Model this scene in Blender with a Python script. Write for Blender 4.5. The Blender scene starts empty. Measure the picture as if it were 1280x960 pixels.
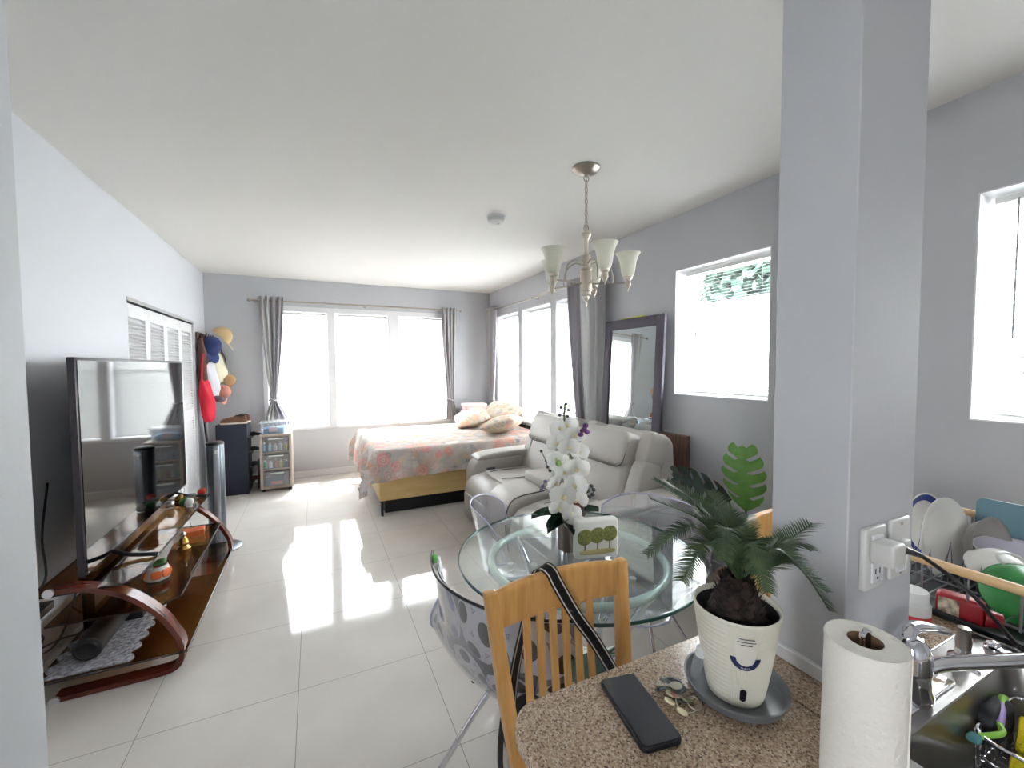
import bpy, bmesh, math, random
from mathutils import Vector, Matrix, noise
random.seed(7)
C = bpy.context.scene
col = C.collection
PI = math.pi

# ---------------------------------------------------------------- camera
cam_d = bpy.data.cameras.new('camera'); cam = bpy.data.objects.new('camera', cam_d); col.objects.link(cam)
cam_d.sensor_width = 36; cam_d.lens = 14.715; cam_d.clip_start = 0.02; cam_d.clip_end = 200
RX, UP, FW = Vector((0.90408517, -0.42731122, -0.00592608)), Vector((0.02426546, 0.03748528, 0.99900252)), Vector((0.42666285, 0.90332717, -0.0442588))
m = Matrix.Identity(4)
for i in range(3):
    m[i][0] = RX[i]; m[i][1] = UP[i]; m[i][2] = -FW[i]
m[0][3], m[1][3], m[2][3] = 0, 0, 1.5
cam.matrix_world = m
C.camera = cam
C.view_settings.view_transform = 'Standard'; C.view_settings.look = 'None'
C.view_settings.gamma = 1; C.view_settings.use_curve_mapping = False
C.view_settings.exposure = 2.52

# ---------------------------------------------------------------- world: bright hazy daylight
W = bpy.data.worlds.new('World'); C.world = W; W.use_nodes = True
wn = W.node_tree.nodes; wl = W.node_tree.links
bg = wn['Background']; bg.inputs['Strength'].default_value = 7.0
tcw = wn.new('ShaderNodeTexCoord'); sepw = wn.new('ShaderNodeSeparateXYZ'); rw = wn.new('ShaderNodeValToRGB')
wl.new(tcw.outputs['Generated'], sepw.inputs[0]); wl.new(sepw.outputs['Z'], rw.inputs[0]); wl.new(rw.outputs[0], bg.inputs['Color'])
rw.color_ramp.elements[0].position = 0.0; rw.color_ramp.elements[0].color = (0.97, 0.985, 1.0, 1)
rw.color_ramp.elements[1].position = 1.0; rw.color_ramp.elements[1].color = (0.88, 0.94, 1.0, 1)
sun_d = bpy.data.lights.new('sun', 'SUN'); sun_d.energy = 2.5; sun_d.angle = math.radians(4); sun_d.color = (1, .95, .86)
sun = bpy.data.objects.new('sun', sun_d); col.objects.link(sun)
sun.rotation_euler = (math.radians(28), 0, math.radians(165))   # high sun over the roof behind the camera: lights the outside only
def portal(loc, rot, sx, sy):
    d = bpy.data.lights.new('daylight_portal', 'AREA'); d.shape = 'RECTANGLE'; d.size = sx; d.size_y = sy
    d.cycles.is_portal = True
    o = bpy.data.objects.new('daylight_portal', d); col.objects.link(o); o.location = loc; o.rotation_euler = rot
BZ0, BZ1 = .68, 2.24
BACKW = [(-.55, .18), (.272, .996), (1.127, 1.86)]
RIGHTW = [(5.24, 5.98, .74, 2.25), (4.36, 5.12, .74, 2.25), (3.5, 4.24, .74, 2.25), (1.69, 2.455, 1.263, 2.235), (.03, .795, 1.25, 2.225)]
for a, b in BACKW: portal(((a+b)/2, 6.5, (BZ0+BZ1)/2), (-PI/2, 0, 0), b-a, BZ1-BZ0)
for a, b, c, d in RIGHTW: portal((2.86, (a+b)/2, (c+d)/2), (0, PI/2, 0), d-c, b-a)

# ---------------------------------------------------------------- materials
def s2l(c):
    r = []
    for v in c:
        v /= 255.0
        r.append(v/12.92 if v <= .04045 else ((v+.055)/1.055)**2.4)
    return (*r, 1)
def mat(name, rgb, rough=.5, metal=0, **k):
    M = bpy.data.materials.new(name); M.use_nodes = True
    n, l = M.node_tree.nodes, M.node_tree.links
    b = n['Principled BSDF']
    b.inputs['Base Color'].default_value = s2l(rgb); b.inputs['Roughness'].default_value = rough; b.inputs['Metallic'].default_value = metal
    for key, v in k.items():
        if key in ('var', 'bump', 'scale', 'rgb2', 'emit', 'stretch', 'det'): continue
        b.inputs[key.replace('_', ' ')].default_value = v
    sc = k.get('scale', 20); tc = n.new('ShaderNodeTexCoord')
    src = tc.outputs['Object']
    if 'stretch' in k:
        mp = n.new('ShaderNodeMapping'); mp.inputs['Scale'].default_value = k['stretch']; l.new(src, mp.inputs[0]); src = mp.outputs[0]
    if 'rgb2' in k or 'bump' in k:
        nz = n.new('ShaderNodeTexNoise'); nz.inputs['Scale'].default_value = sc; nz.inputs['Detail'].default_value = k.get('det', 4)
        l.new(src, nz.inputs['Vector'])
        if 'rgb2' in k:
            cr = n.new('ShaderNodeValToRGB'); cr.color_ramp.elements[0].position = .35; cr.color_ramp.elements[1].position = .65
            cr.color_ramp.elements[0].color = s2l(rgb); cr.color_ramp.elements[1].color = s2l(k['rgb2'])
            l.new(nz.outputs['Fac'], cr.inputs[0]); l.new(cr.outputs[0], b.inputs['Base Color'])
        if 'bump' in k:
            bp = n.new('ShaderNodeBump'); bp.inputs['Strength'].default_value = k['bump']; bp.inputs['Distance'].default_value = .01
            l.new(nz.outputs['Fac'], bp.inputs['Height']); l.new(bp.outputs[0], b.inputs['Normal'])
    return M
def thin_glass(name, tint, refl=1.0, rough=0.0, body=0.0, bodyrgb=(255, 255, 255)):
    """clear sheet: passes light straight through, mirrors at grazing angles"""
    M = bpy.data.materials.new(name); M.use_nodes = True
    n, l = M.node_tree.nodes, M.node_tree.links; n.clear()
    out = n.new('ShaderNodeOutputMaterial'); t = n.new('ShaderNodeBsdfTransparent'); g = n.new('ShaderNodeBsdfGlossy'); mx = n.new('ShaderNodeMixShader')
    t.inputs[0].default_value = (*tint, 1); g.inputs['Roughness'].default_value = rough
    f = n.new('ShaderNodeFresnel'); f.inputs[0].default_value = 1.5
    geo = n.new('ShaderNodeNewGeometry'); ior = n.new('ShaderNodeMix'); ior.data_type = 'FLOAT'
    l.new(geo.outputs['Backfacing'], ior.inputs[0]); ior.inputs[2].default_value = 1.5; ior.inputs[3].default_value = 1/1.5
    mu = n.new('ShaderNodeMath'); mu.operation = 'MULTIPLY'; mu.inputs[1].default_value = refl; mu.use_clamp = True
    inv = n.new('ShaderNodeFresnel'); inv.inputs[0].default_value = 1.5
    lw = n.new('ShaderNodeLayerWeight'); lw.inputs[0].default_value = .5
    pw = n.new('ShaderNodeMath'); pw.operation = 'POWER'; pw.inputs[1].default_value = 5
    l.new(lw.outputs['Facing'], pw.inputs[0])
    ad = n.new('ShaderNodeMath'); ad.operation = 'MULTIPLY_ADD'; ad.inputs[1].default_value = .96; ad.inputs[2].default_value = .045
    l.new(pw.outputs[0], ad.inputs[0]); l.new(ad.outputs[0], mu.inputs[0])
    l.new(mu.outputs[0], mx.inputs[0]); l.new(t.outputs[0], mx.inputs[1]); l.new(g.outputs[0], mx.inputs[2])
    last = mx
    if body:
        d = n.new('ShaderNodeBsdfDiffuse'); d.inputs[0].default_value = s2l(bodyrgb); m2 = n.new('ShaderNodeMixShader'); m2.inputs[0].default_value = body
        l.new(mx.outputs[0], m2.inputs[1]); l.new(d.outputs[0], m2.inputs[2]); last = m2
    l.new(last.outputs[0], out.inputs[0])
    for x in (f, geo, ior, inv): n.remove(x)
    return M
def translucent(name, rgb, t=.5, rough=.6):
    M = mat(name, rgb, rough); n, l = M.node_tree.nodes, M.node_tree.links
    b = n['Principled BSDF']; tr = n.new('ShaderNodeBsdfTranslucent'); tr.inputs[0].default_value = s2l(rgb)
    mx = n.new('ShaderNodeMixShader'); mx.inputs[0].default_value = t
    l.new(b.outputs[0], mx.inputs[1]); l.new(tr.outputs[0], mx.inputs[2]); l.new(mx.outputs[0], n['Material Output'].inputs[0])
    return M
class NB:
    """tiny node-building helper"""
    def __init__(s, M): s.n, s.l = M.node_tree.nodes, M.node_tree.links; s.b = s.n['Principled BSDF']
    def math(s, op, a, b=None, c=None, clamp=False):
        x = s.n.new('ShaderNodeMath'); x.operation = op; x.use_clamp = clamp
        for i, v in enumerate((a, b, c)):
            if v is None: continue
            if isinstance(v, (int, float)): x.inputs[i].default_value = v
            else: s.l.new(v, x.inputs[i])
        return x.outputs[0]
    def mix(s, f, a, b):
        x = s.n.new('ShaderNodeMix'); x.data_type = 'RGBA'
        if isinstance(f, (int, float)): x.inputs[0].default_value = f
        else: s.l.new(f, x.inputs[0])
        for i, v in ((6, a), (7, b)):
            if isinstance(v, tuple): x.inputs[i].default_value = v
            else: s.l.new(v, x.inputs[i])
        return x.outputs[2]
    def tc(s, k='Object'):
        t = s.n.new('ShaderNodeTexCoord'); return t.outputs[k]
    def sep(s, v):
        x = s.n.new('ShaderNodeSeparateXYZ'); s.l.new(v, x.inputs[0]); return x.outputs
    def noise(s, v, sc, det=4):
        x = s.n.new('ShaderNodeTexNoise'); x.inputs['Scale'].default_value = sc; x.inputs['Detail'].default_value = det; s.l.new(v, x.inputs['Vector']); return x.outputs['Fac']
    def ramp(s, f, stops, mode='LINEAR'):
        x = s.n.new('ShaderNodeValToRGB'); x.color_ramp.interpolation = mode; e = x.color_ramp.elements
        while len(e) < len(stops): e.new(.5)
        for el, (p, c) in zip(e, stops): el.position = p; el.color = c
        s.l.new(f, x.inputs[0]); return x.outputs[0]

WALL = mat('wall_paint', (196, 197, 201), .55, bump=.06, scale=60)
WHITEWALL = mat('wall_paint_white', (214, 216, 222), .55)
CEIL = mat('ceiling_paint', (236, 234, 230), .8)
TRIM = mat('white_trim', (228, 228, 230), .4)
# glossy tile floor
FLOOR = mat('polished_tile', (205, 200, 193), .07); nb = NB(FLOOR)
o_ = nb.sep(nb.tc()); gx = nb.math('FRACT', nb.math('DIVIDE', nb.math('ADD', o_[0], .104+.59*20-.0015), .59)); gy = nb.math('FRACT', nb.math('DIVIDE', nb.math('ADD', o_[1], -2.122+.59*20+.0015), .59))
ln = nb.math('MAXIMUM', nb.math('LESS_THAN', gx, .0052), nb.math('LESS_THAN', gy, .0052))
nz = nb.noise(nb.tc(), 2.5, 6)
base = nb.ramp(nz, [(.3, s2l((212, 206, 198))), (.7, s2l((222, 217, 210)))])
nb.l.new(nb.mix(ln, base, s2l((138, 134, 128))), nb.b.inputs['Base Color'])
nb.l.new(nb.math('MULTIPLY_ADD', ln, .4, .06), nb.b.inputs['Roughness'])
FLOOR.node_tree.nodes['Principled BSDF'].inputs['IOR'].default_value = 1.52
# granite
GRANITE = mat('speckled_granite', (170, 145, 120), .22); nb = NB(GRANITE); t = nb.tc()
v = nb.n.new('ShaderNodeTexVoronoi'); v.inputs['Scale'].default_value = 420; nb.l.new(t, v.inputs['Vector'])
g1 = nb.ramp(nb.noise(t, 210, 4), [(.32, s2l((112, 92, 76))), (.44, s2l((172, 146, 122))), (.56, s2l((190, 165, 140))), (.70, s2l((210, 194, 172)))])
vs = nb.sep(v.outputs['Color'])
g2 = nb.mix(nb.math('GREATER_THAN', vs[0], .93), g1, s2l((96, 82, 72)))
g3 = nb.mix(nb.math('GREATER_THAN', vs[1], .9), g2, s2l((215, 200, 180)))
nb.l.new(g3, nb.b.inputs['Base Color'])
# woods
def wood(name, a, b_, rough=.35, sc=6, stretch=(1, 1, 8)):
    M = mat(name, a, rough); nb = NB(M); mp = nb.n.new('ShaderNodeMapping'); mp.inputs['Scale'].default_value = stretch
    nb.l.new(nb.tc(), mp.inputs[0]); nz = nb.noise(mp.outputs[0], sc, 6)
    nb.l.new(nb.ramp(nz, [(.35, s2l(a)), (.65, s2l(b_))]), nb.b.inputs['Base Color']); return M
MAPLE = wood('honey_maple', (200, 146, 80), (216, 166, 102), .3, 5, (12, 12, 1.2))
CHERRY = wood('cherry_veneer', (82, 34, 26), (110, 50, 36), .25, 5, (1, 8, 1))
BIRCH = wood('pale_ply', (222, 186, 120), (232, 200, 138), .45, 3, (1, 6, 8))
WALNUT = wood('walnut_panel', (82, 58, 50), (122, 90, 78), .5, 14, (2, 8, .3))
RACKWOOD = wood('rack_wood', (214, 178, 130), (226, 194, 150), .5, 8, (8, 1, 8))
ORANGE_WOOD = MAPLE
BLACK = mat('black_plastic', (22, 22, 25), .35); DARK = mat('dark_matte', (34, 35, 40), .6)
TVSCREEN = mat('tv_screen', (6, 6, 8), .05, Specular_IOR_Level=.4)
TVBEZEL = mat('tv_bezel', (44, 38, 44), .35)
NICKEL = mat('brushed_nickel', (176, 168, 158), .32, 1.0); CHROME = mat('chrome', (225, 225, 230), .06, 1.0)
STEEL = mat('sink_steel', (165, 163, 160), .28, 1.0, bump=.02, scale=200)
WHITE = mat('white_plastic', (216, 216, 213), .35); PAPER = mat('paper', (240, 240, 238), .9)
SHADEGLASS = translucent('frosted_glass', (250, 250, 242), .6, .35)
GLASS_WIN = thin_glass('window_glass', (.98, .99, .99), .8)
GLASS_TABLE = thin_glass('table_glass', (.93, .975, .965), 1.6)
GLASS_EDGE = mat('glass_edge', (60, 96, 92), .1)
AMBER_GLASS = thin_glass('smoked_amber_glass', (.52, .36, .20), 1.0)
CLEAR = thin_glass('clear_acrylic', (.955, .955, .975), 2.2, .03, .045, (205, 208, 235))
CLEARBIN = thin_glass('clear_bin_plastic', (.9, .92, .95), 1.5, .15, .12)
MIRROR = mat('mirror_glass', (225, 232, 230), .01, 1.0)
MIRFRAME = mat('mirror_frame', (84, 78, 92), .65)
LEATHER = mat('grey_leather', (188, 183, 176), .42, bump=.12, scale=160); PIPING = mat('seam_piping', (84, 80, 80), .5)
CURTAIN = translucent('curtain_satin', (202, 201, 201), .3, .45); CURTAIN_D = translucent('curtain_mauve', (180, 176, 181), .25, .45)
BLIND_B = translucent('closed_blind_slat', (232, 232, 232), .2, .5)
BLIND = translucent('blind_slat', (238, 238, 238), .45, .5)
GREYFAN = mat('grey_fan_body', (112, 120, 128), .3, .5); NAVYBOX = mat('navy_fabric_box', (36, 40, 54), .8, bump=.1, scale=300)
SOIL = mat('potting_soil', (40, 28, 22), .95, bump=.8, scale=120)
POT = mat('cream_pot', (226, 223, 208), .45); POTGREY = mat('grey_saucer', (112, 116, 120), .35)
LEAFPALM = mat('sago_leaf', (46, 68, 44), .4, rgb2=(76, 98, 62), scale=30); LEAFLIGHT = mat('monstera_leaf', (96, 150, 62), .35, rgb2=(120, 172, 84), scale=14)
LEAFDARK = mat('dark_glossy_leaf', (26, 48, 34), .25); TRUNK = mat('palm_trunk', (62, 48, 44), .9, rgb2=(34, 26, 26), scale=60, bump=.8)
PETAL = translucent('orchid_petal', (240, 240, 236), .3, .55); YELLOW = mat('yellow', (226, 204, 40), .6)
TOWEL = mat('paper_towel', (236, 233, 224), .95, bump=.5, scale=110)
CARD = mat('cardboard', (128, 100, 76), .85)
# floral bedding
def floral(name, base1, base2, sc):
    M = mat(name, base1, .85); nb = NB(M); t = nb.tc(); nz = nb.noise(t, 9, 5)
    bs = nb.ramp(nz, [(.4, s2l(base1)), (.6, s2l(base2))])
    wob = nb.n.new('ShaderNodeVectorMath'); wob.operation = 'ADD'
    nt = nb.n.new('ShaderNodeTexNoise'); nt.inputs['Scale'].default_value = 16; nb.l.new(t, nt.inputs['Vector'])
    sc_ = nb.n.new('ShaderNodeVectorMath'); sc_.operation = 'SCALE'; sc_.inputs['Scale'].default_value = .05; nb.l.new(nt.outputs['Color'], sc_.inputs[0])
    nb.l.new(t, wob.inputs[0]); nb.l.new(sc_.outputs[0], wob.inputs[1])
    cur = bs
    for (scale, th, cols) in ((sc*1.9, .5, [(0, (150, 165, 160)), (.3, (208, 200, 190)), (.5, (205, 170, 110)), (.7, (186, 186, 200)), (.85, (96, 110, 118))]),
                              (sc, .5, [(0, (226, 130, 96)), (.22, (222, 118, 120)), (.42, (214, 206, 202)), (.62, (196, 148, 134)), (.8, (230, 160, 110))])):
        v = nb.n.new('ShaderNodeTexVoronoi'); v.inputs['Scale'].default_value = scale; nb.l.new(wob.outputs[0], v.inputs['Vector'])
        cs = nb.sep(v.outputs['Color'])
        fl = nb.ramp(cs[0], [(p, s2l(c)) for p, c in cols], 'CONSTANT')
        petal = nb.math('SINE', nb.math('MULTIPLY', v.outputs['Distance'], 40))
        fl2 = nb.mix(nb.math('MULTIPLY', nb.math('GREATER_THAN', petal, .2), .35), fl, s2l((236, 220, 206)))
        msk = nb.math('MULTIPLY', nb.math('LESS_THAN', v.outputs['Distance'], th), nb.math('MULTIPLY', nb.math('GREATER_THAN', cs[1], .25), .52))
        cur = nb.mix(msk, cur, fl2)
    nb.l.new(cur, nb.b.inputs['Base Color']); return M
FLORAL = floral('floral_quilt', (176, 164, 158), (194, 182, 172), 7)
FLORAL_P = floral('floral_pillow', (206, 188, 164), (216, 204, 186), 11)
FLORAL_T = floral('floral_sheet_light', (214, 200, 184), (220, 208, 194), 6)
# football print : balls projected per UV cell
def football():
    M = mat('football_print', (225, 225, 228), .5); nb = NB(M); uv = nb.sep(nb.tc('UV'))
    S = 1/.165
    v_ = nb.math('MULTIPLY', uv[1], S); row = nb.math('FLOOR', v_)
    sh = nb.math('MULTIPLY', nb.math('MODULO', nb.math('ADD', row, 100), 2), .5)
    u_ = nb.math('ADD', nb.math('MULTIPLY', uv[0], S), sh)
    px = nb.math('MULTIPLY_ADD', nb.math('FRACT', u_), 2, -1); py = nb.math('MULTIPLY_ADD', nb.math('FRACT', v_), 2, -1)
    px = nb.math('MULTIPLY', px, .93); py = nb.math('MULTIPLY', py, .93)
    r2 = nb.math('ADD', nb.math('MULTIPLY', px, px), nb.math('MULTIPLY', py, py))
    pz = nb.math('SQRT', nb.math('MAXIMUM', nb.math('SUBTRACT', 1, r2), 0))
    cb = nb.n.new('ShaderNodeCombineXYZ'); nb.l.new(px, cb.inputs[0]); nb.l.new(py, cb.inputs[1]); nb.l.new(pz, cb.inputs[2])
    cell = nb.n.new('ShaderNodeCombineXYZ'); nb.l.new(nb.math('FLOOR', u_), cell.inputs[0]); nb.l.new(row, cell.inputs[1])
    wn_ = nb.n.new('ShaderNodeTexWhiteNoise'); nb.l.new(cell.outputs[0], wn_.inputs[0]); cr = nb.sep(wn_.outputs['Color'])
    rot = nb.n.new('ShaderNodeVectorRotate'); rot.rotation_type = 'EULER_XYZ'
    rc = nb.n.new('ShaderNodeVectorMath'); rc.operation = 'SCALE'; rc.inputs['Scale'].default_value = 3.0; nb.l.new(wn_.outputs['Color'], rc.inputs[0])
    nb.l.new(cb.outputs[0], rot.inputs[0]); nb.l.new(rc.outputs[0], rot.inputs['Rotation'])
    g = (1+5**.5)/2; cur = None
    for ax in [(0, 1, g), (0, 1, -g), (1, g, 0), (1, -g, 0), (g, 0, 1), (-g, 0, 1)]:
        L = math.sqrt(sum(a*a for a in ax)); d = nb.n.new('ShaderNodeVectorMath'); d.operation = 'DOT_PRODUCT'
        nb.l.new(rot.outputs[0], d.inputs[0]); d.inputs[1].default_value = [a/L for a in ax]
        a_ = nb.math('ABSOLUTE', d.outputs['Value']); cur = a_ if cur is None else nb.math('MAXIMUM', cur, a_)
    pent = nb.math('GREATER_THAN', cur, .95)
    seam = nb.math('LESS_THAN', nb.math('ABSOLUTE', nb.math('SUBTRACT', cur, .82)), .008)
    ink = nb.ramp(cr[0], [(0, s2l((28, 28, 32))), (.6, s2l((70, 160, 60))), (.7, s2l((70, 110, 190))), (.8, s2l((214, 50, 66))), (.9, s2l((28, 28, 32)))], 'CONSTANT')
    ball = nb.mix(seam, (0.92, .92, .93, 1), (.25, .25, .28, 1)); ball = nb.mix(pent, ball, ink)
    bgc = nb.ramp(cr[1], [(0, s2l((56, 56, 64))), (.4, s2l((130, 132, 142)))], 'CONSTANT')
    nb.l.new(nb.mix(nb.math('LESS_THAN', r2, .86), bgc, ball), nb.b.inputs['Base Color']); return M
FOOTBALL = football()

# ---------------------------------------------------------------- mesh helpers
def euler(rx=0, ry=0, rz=0): return Matrix.Rotation(rz, 4, 'Z') @ Matrix.Rotation(ry, 4, 'Y') @ Matrix.Rotation(rx, 4, 'X')
class MB:
    def __init__(s): s.bm = bmesh.new()
    def _merge(s, b):
        me = bpy.data.meshes.new('t'); b.to_mesh(me); b.free(); s.bm.from_mesh(me); bpy.data.meshes.remove(me); return s
    def box(s, x0, x1, y0, y1, z0, z1, bev=0, seg=2, M=None, taper=None):
        b = bmesh.new(); bmesh.ops.create_cube(b, size=1)
        for v in b.verts: v.co = Vector((x0+(v.co.x+.5)*(x1-x0), y0+(v.co.y+.5)*(y1-y0), z0+(v.co.z+.5)*(z1-z0)))
        if bev: bmesh.ops.bevel(b, geom=b.edges[:], offset=bev, segments=seg, profile=.5, affect='EDGES')
        if M: bmesh.ops.transform(b, matrix=M, verts=b.verts)
        return s._merge(b)
    def cbox(s, c, size, bev=0, seg=2, rot=(0, 0, 0)):
        x, y, z = [a/2 for a in size]
        return s.box(-x, x, -y, y, -z, z, bev, seg, Matrix.Translation(c) @ euler(*rot))
    def cyl(s, p0, p1, r0, r1=None, n=20, cap=True):
        p0, p1 = Vector(p0), Vector(p1); r1 = r0 if r1 is None else r1; b = bmesh.new()
        d = p1-p0; bmesh.ops.create_cone(b, cap_ends=cap, segments=n, radius1=r0, radius2=r1, depth=d.length)
        q = Vector((0, 0, 1)).rotation_difference(d.normalized()).to_matrix().to_4x4()
        bmesh.ops.transform(b, matrix=Matrix.Translation((p0+p1)/2) @ q, verts=b.verts); return s._merge(b)
    def tube(s, pts, r, n=8, closed=False, cap=True, smooth=0):
        pts = [Vector(p) for p in pts]
        if smooth: pts = spline(pts, smooth, closed)
        b = bmesh.new(); rings = []; N = len(pts)
        up = None
        for i, p in enumerate(pts):
            a = pts[(i-1) % N] if (closed or i > 0) else p; c = pts[(i+1) % N] if (closed or i < N-1) else p
            t = (c-a).normalized()
            if up is None: up = t.orthogonal().normalized()
            up = (up-t*up.dot(t)); up = up.normalized() if up.length > 1e-6 else t.orthogonal().normalized()
            sd = t.cross(up); rr = r[i*len(r)//N] if isinstance(r, (list, tuple)) else (r(i/(N-1)) if callable(r) else r)
            rings.append([b.verts.new(p+(up*math.cos(2*PI*k/n)+sd*math.sin(2*PI*k/n))*rr) for k in range(n)])
        for i in range(N if closed else N-1):
            A, B = rings[i], rings[(i+1) % N]
            for k in range(n): b.faces.new((A[k], A[(k+1) % n], B[(k+1) % n], B[k]))
        if cap and not closed:
            b.faces.new(rings[0][::-1]); b.faces.new(rings[-1])
        bmesh.ops.recalc_face_normals(b, faces=b.faces); return s._merge(b)
    def ribbon(s, pts, wdir, w, th):
        """flat strip of width w along wdir following pts"""
        pts = [Vector(p) for p in pts]; wd = Vector(wdir).normalized(); b = bmesh.new(); R = []
        N = len(pts)
        for i, p in enumerate(pts):
            t = (pts[min(i+1, N-1)]-pts[max(i-1, 0)]).normalized(); nn = t.cross(wd).normalized()
            R.append([b.verts.new(p+wd*a*w/2+nn*c*th/2) for a, c in ((-1, -1), (1, -1), (1, 1), (-1, 1))])
        for i in range(N-1):
            for k in range(4): b.faces.new((R[i][k], R[i][(k+1) % 4], R[i+1][(k+1) % 4], R[i+1][k]))
        b.faces.new(R[0][::-1]); b.faces.new(R[-1]); bmesh.ops.recalc_face_normals(b, faces=b.faces)
        return s._merge(b)
    def lathe(s, prof, n=28, c=(0, 0, 0), sx=1, sy=1, M=None):
        b = bmesh.new(); R = []
        for r, z in prof: R.append([b.verts.new((r*sx*math.cos(2*PI*k/n), r*sy*math.sin(2*PI*k/n), z)) for k in range(n)] if r > 1e-6 else [b.verts.new((0, 0, z))])
        for A, B in zip(R, R[1:]):
            for k in range(n):
                if len(A) == 1 and len(B) == 1: continue
                if len(A) == 1: b.faces.new((A[0], B[(k+1) % n], B[k]))
                elif len(B) == 1: b.faces.new((A[k], A[(k+1) % n], B[0]))
                else: b.faces.new((A[k], A[(k+1) % n], B[(k+1) % n], B[k]))
        bmesh.ops.recalc_face_normals(b, faces=b.faces)
        T = Matrix.Translation(c) @ (M or Matrix.Identity(4)); bmesh.ops.transform(b, matrix=T, verts=b.verts); return s._merge(b)
    def prism(s, poly, axis, a0, a1, bev=0, seg=2):
        """poly of 2D points extruded on axis ('x': pts=(y,z), 'y': pts=(x,z), 'z': pts=(x,y))"""
        b = bmesh.new()
        def P(u, v, w): return {'x': (w, u, v), 'y': (u, w, v), 'z': (u, v, w)}[axis]
        A = [b.verts.new(P(u, v, a0)) for u, v in poly]; B = [b.verts.new(P(u, v, a1)) for u, v in poly]; n = len(poly)
        b.faces.new(A); b.faces.new(B[::-1])
        for k in range(n): b.faces.new((A[k], B[k], B[(k+1) % n], A[(k+1) % n]))
        bmesh.ops.recalc_face_normals(b, faces=b.faces)
        if bev:
            es = [e for e in b.edges if len(e.link_faces) == 2 and e.calc_face_angle(0) > .6]
            bmesh.ops.bevel(b, geom=es, offset=bev, segments=seg, profile=.5, affect='EDGES')
        return s._merge(b)
    def puff(s, c, size, e=.45, rot=(0, 0, 0), nu=28, nv=14, pinch=0, bumps=0, M=None):
        """soft box (superellipsoid)"""
        b = bmesh.new(); sg = lambda x, p: math.copysign(abs(x)**p, x); R = []
        for j in range(nv+1):
            ph = -PI/2+PI*j/nv; row = []
            for i in range(nu):
                th = 2*PI*i/nu; ex = e*.6
                x = sg(math.cos(ph), e)*sg(math.cos(th), ex); y = sg(math.cos(ph), e)*sg(math.sin(th), ex); z = sg(math.sin(ph), e if not pinch else 1)
                if pinch: z *= (1-pinch*min(1, (abs(x)**2+abs(y)**2)/1.6))*1.0
                v = Vector((x*size[0]/2, y*size[1]/2, z*size[2]/2))
                if bumps: v += Vector((0, 0, 1))*bumps*noise.noise(v*9+Vector(c))
                row.append(b.verts.new(v))
            R.append(row)
        for A, B in zip(R, R[1:]):
            for k in range(nu): b.faces.new((A[k], A[(k+1) % nu], B[(k+1) % nu], B[k]))
        bmesh.ops.remove_doubles(b, verts=b.verts, dist=1e-5); bmesh.ops.recalc_face_normals(b, faces=b.faces)
        T = M if M else Matrix.Translation(c) @ euler(*rot)
        bmesh.ops.transform(b, matrix=T, verts=b.verts); return s._merge(b)
    def grid(s, f, nu, nv, th=0, uvs=None, closed_u=False):
        b = bmesh.new(); uvl = b.loops.layers.uv.new('UVMap') if uvs else None
        V = [[b.verts.new(f(i/nu, j/nv)) for i in range(nu if closed_u else nu+1)] for j in range(nv+1)]
        for j in range(nv):
            for i in range(nu):
                i2 = (i+1) % nu if closed_u else i+1
                fc = b.faces.new((V[j][i], V[j][i2], V[j+1][i2], V[j+1][i]))
                if uvs:
                    for lp, (a, c) in zip(fc.loops, ((i, j), (i+1, j), (i+1, j+1), (i, j+1))): lp[uvl].uv = uvs(a/nu, c/nv)
        bmesh.ops.recalc_face_normals(b, faces=b.faces)
        if th: bmesh.ops.solidify(b, geom=b.faces[:], thickness=th)
        return s._merge(b)
    def leafq(s, p, d, n_, w, L):
        p = Vector(p); d = Vector(d).normalized(); sd = d.cross(Vector(n_)).normalized()
        a = [s.bm.verts.new(q) for q in (p-sd*w*.3, p+d*L*.45-sd*w*.5, p+d*L, p+d*L*.45+sd*w*.5, p+sd*w*.3)]
        s.bm.faces.new(a); return s
def spline(P, k=6, closed=False):
    P = [Vector(p) for p in P]; N = len(P); out = []
    for i in range(N if closed else N-1):
        p0 = P[(i-1) % N] if closed or i > 0 else P[0]*2-P[1]; p1 = P[i]; p2 = P[(i+1) % N]
        p3 = P[(i+2) % N] if closed or i < N-2 else P[-1]*2-P[-2]
        for j in range(k):
            t = j/k; out.append(.5*((2*p1)+(-p0+p2)*t+(2*p0-5*p1+4*p2-p3)*t*t+(-p0+3*p1-3*p2+p3)*t**3))
    if not closed: out.append(P[-1])
    return out
def children(o): return [c for c in bpy.data.objects if c.parent == o]
def link(name, mb, M, parent=None, w=False, sharp=35):
    me = bpy.data.meshes.new(name)
    if isinstance(mb, MB): bm = mb.bm
    else: bm = mb
    off = Vector((0, 0, 0))
    if parent is None and bm.verts:
        xs = [v.co.x for v in bm.verts]; ys = [v.co.y for v in bm.verts]; zs = [v.co.z for v in bm.verts]
        off = Vector(((min(xs)+max(xs))/2, (min(ys)+max(ys))/2, min(zs)))
    elif w:
        p = parent
        while p is not None: off += Vector(p.location); p = p.parent
    bmesh.ops.translate(bm, vec=-off, verts=bm.verts)
    bm.to_mesh(me); bm.free()
    for p in me.polygons: p.use_smooth = True
    me.set_sharp_from_angle(angle=math.radians(sharp))
    me.materials.append(M)
    o = bpy.data.objects.new(name, me); col.objects.link(o)
    if parent is None: o.location = off
    else: o.parent = parent
    return o
def tag(o, label, cat, group=None, kind=None):
    o['label'] = label; o['category'] = cat
    if group: o['group'] = group
    if kind: o['kind'] = kind
    return o
def thing(name, label, cat, loc, rz=0, group=None):
    o = bpy.data.objects.new(name, None); o.empty_display_size = .05; col.objects.link(o); o.location = loc; o.rotation_euler = (0, 0, rz)
    return tag(o, label, cat, group)
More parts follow.
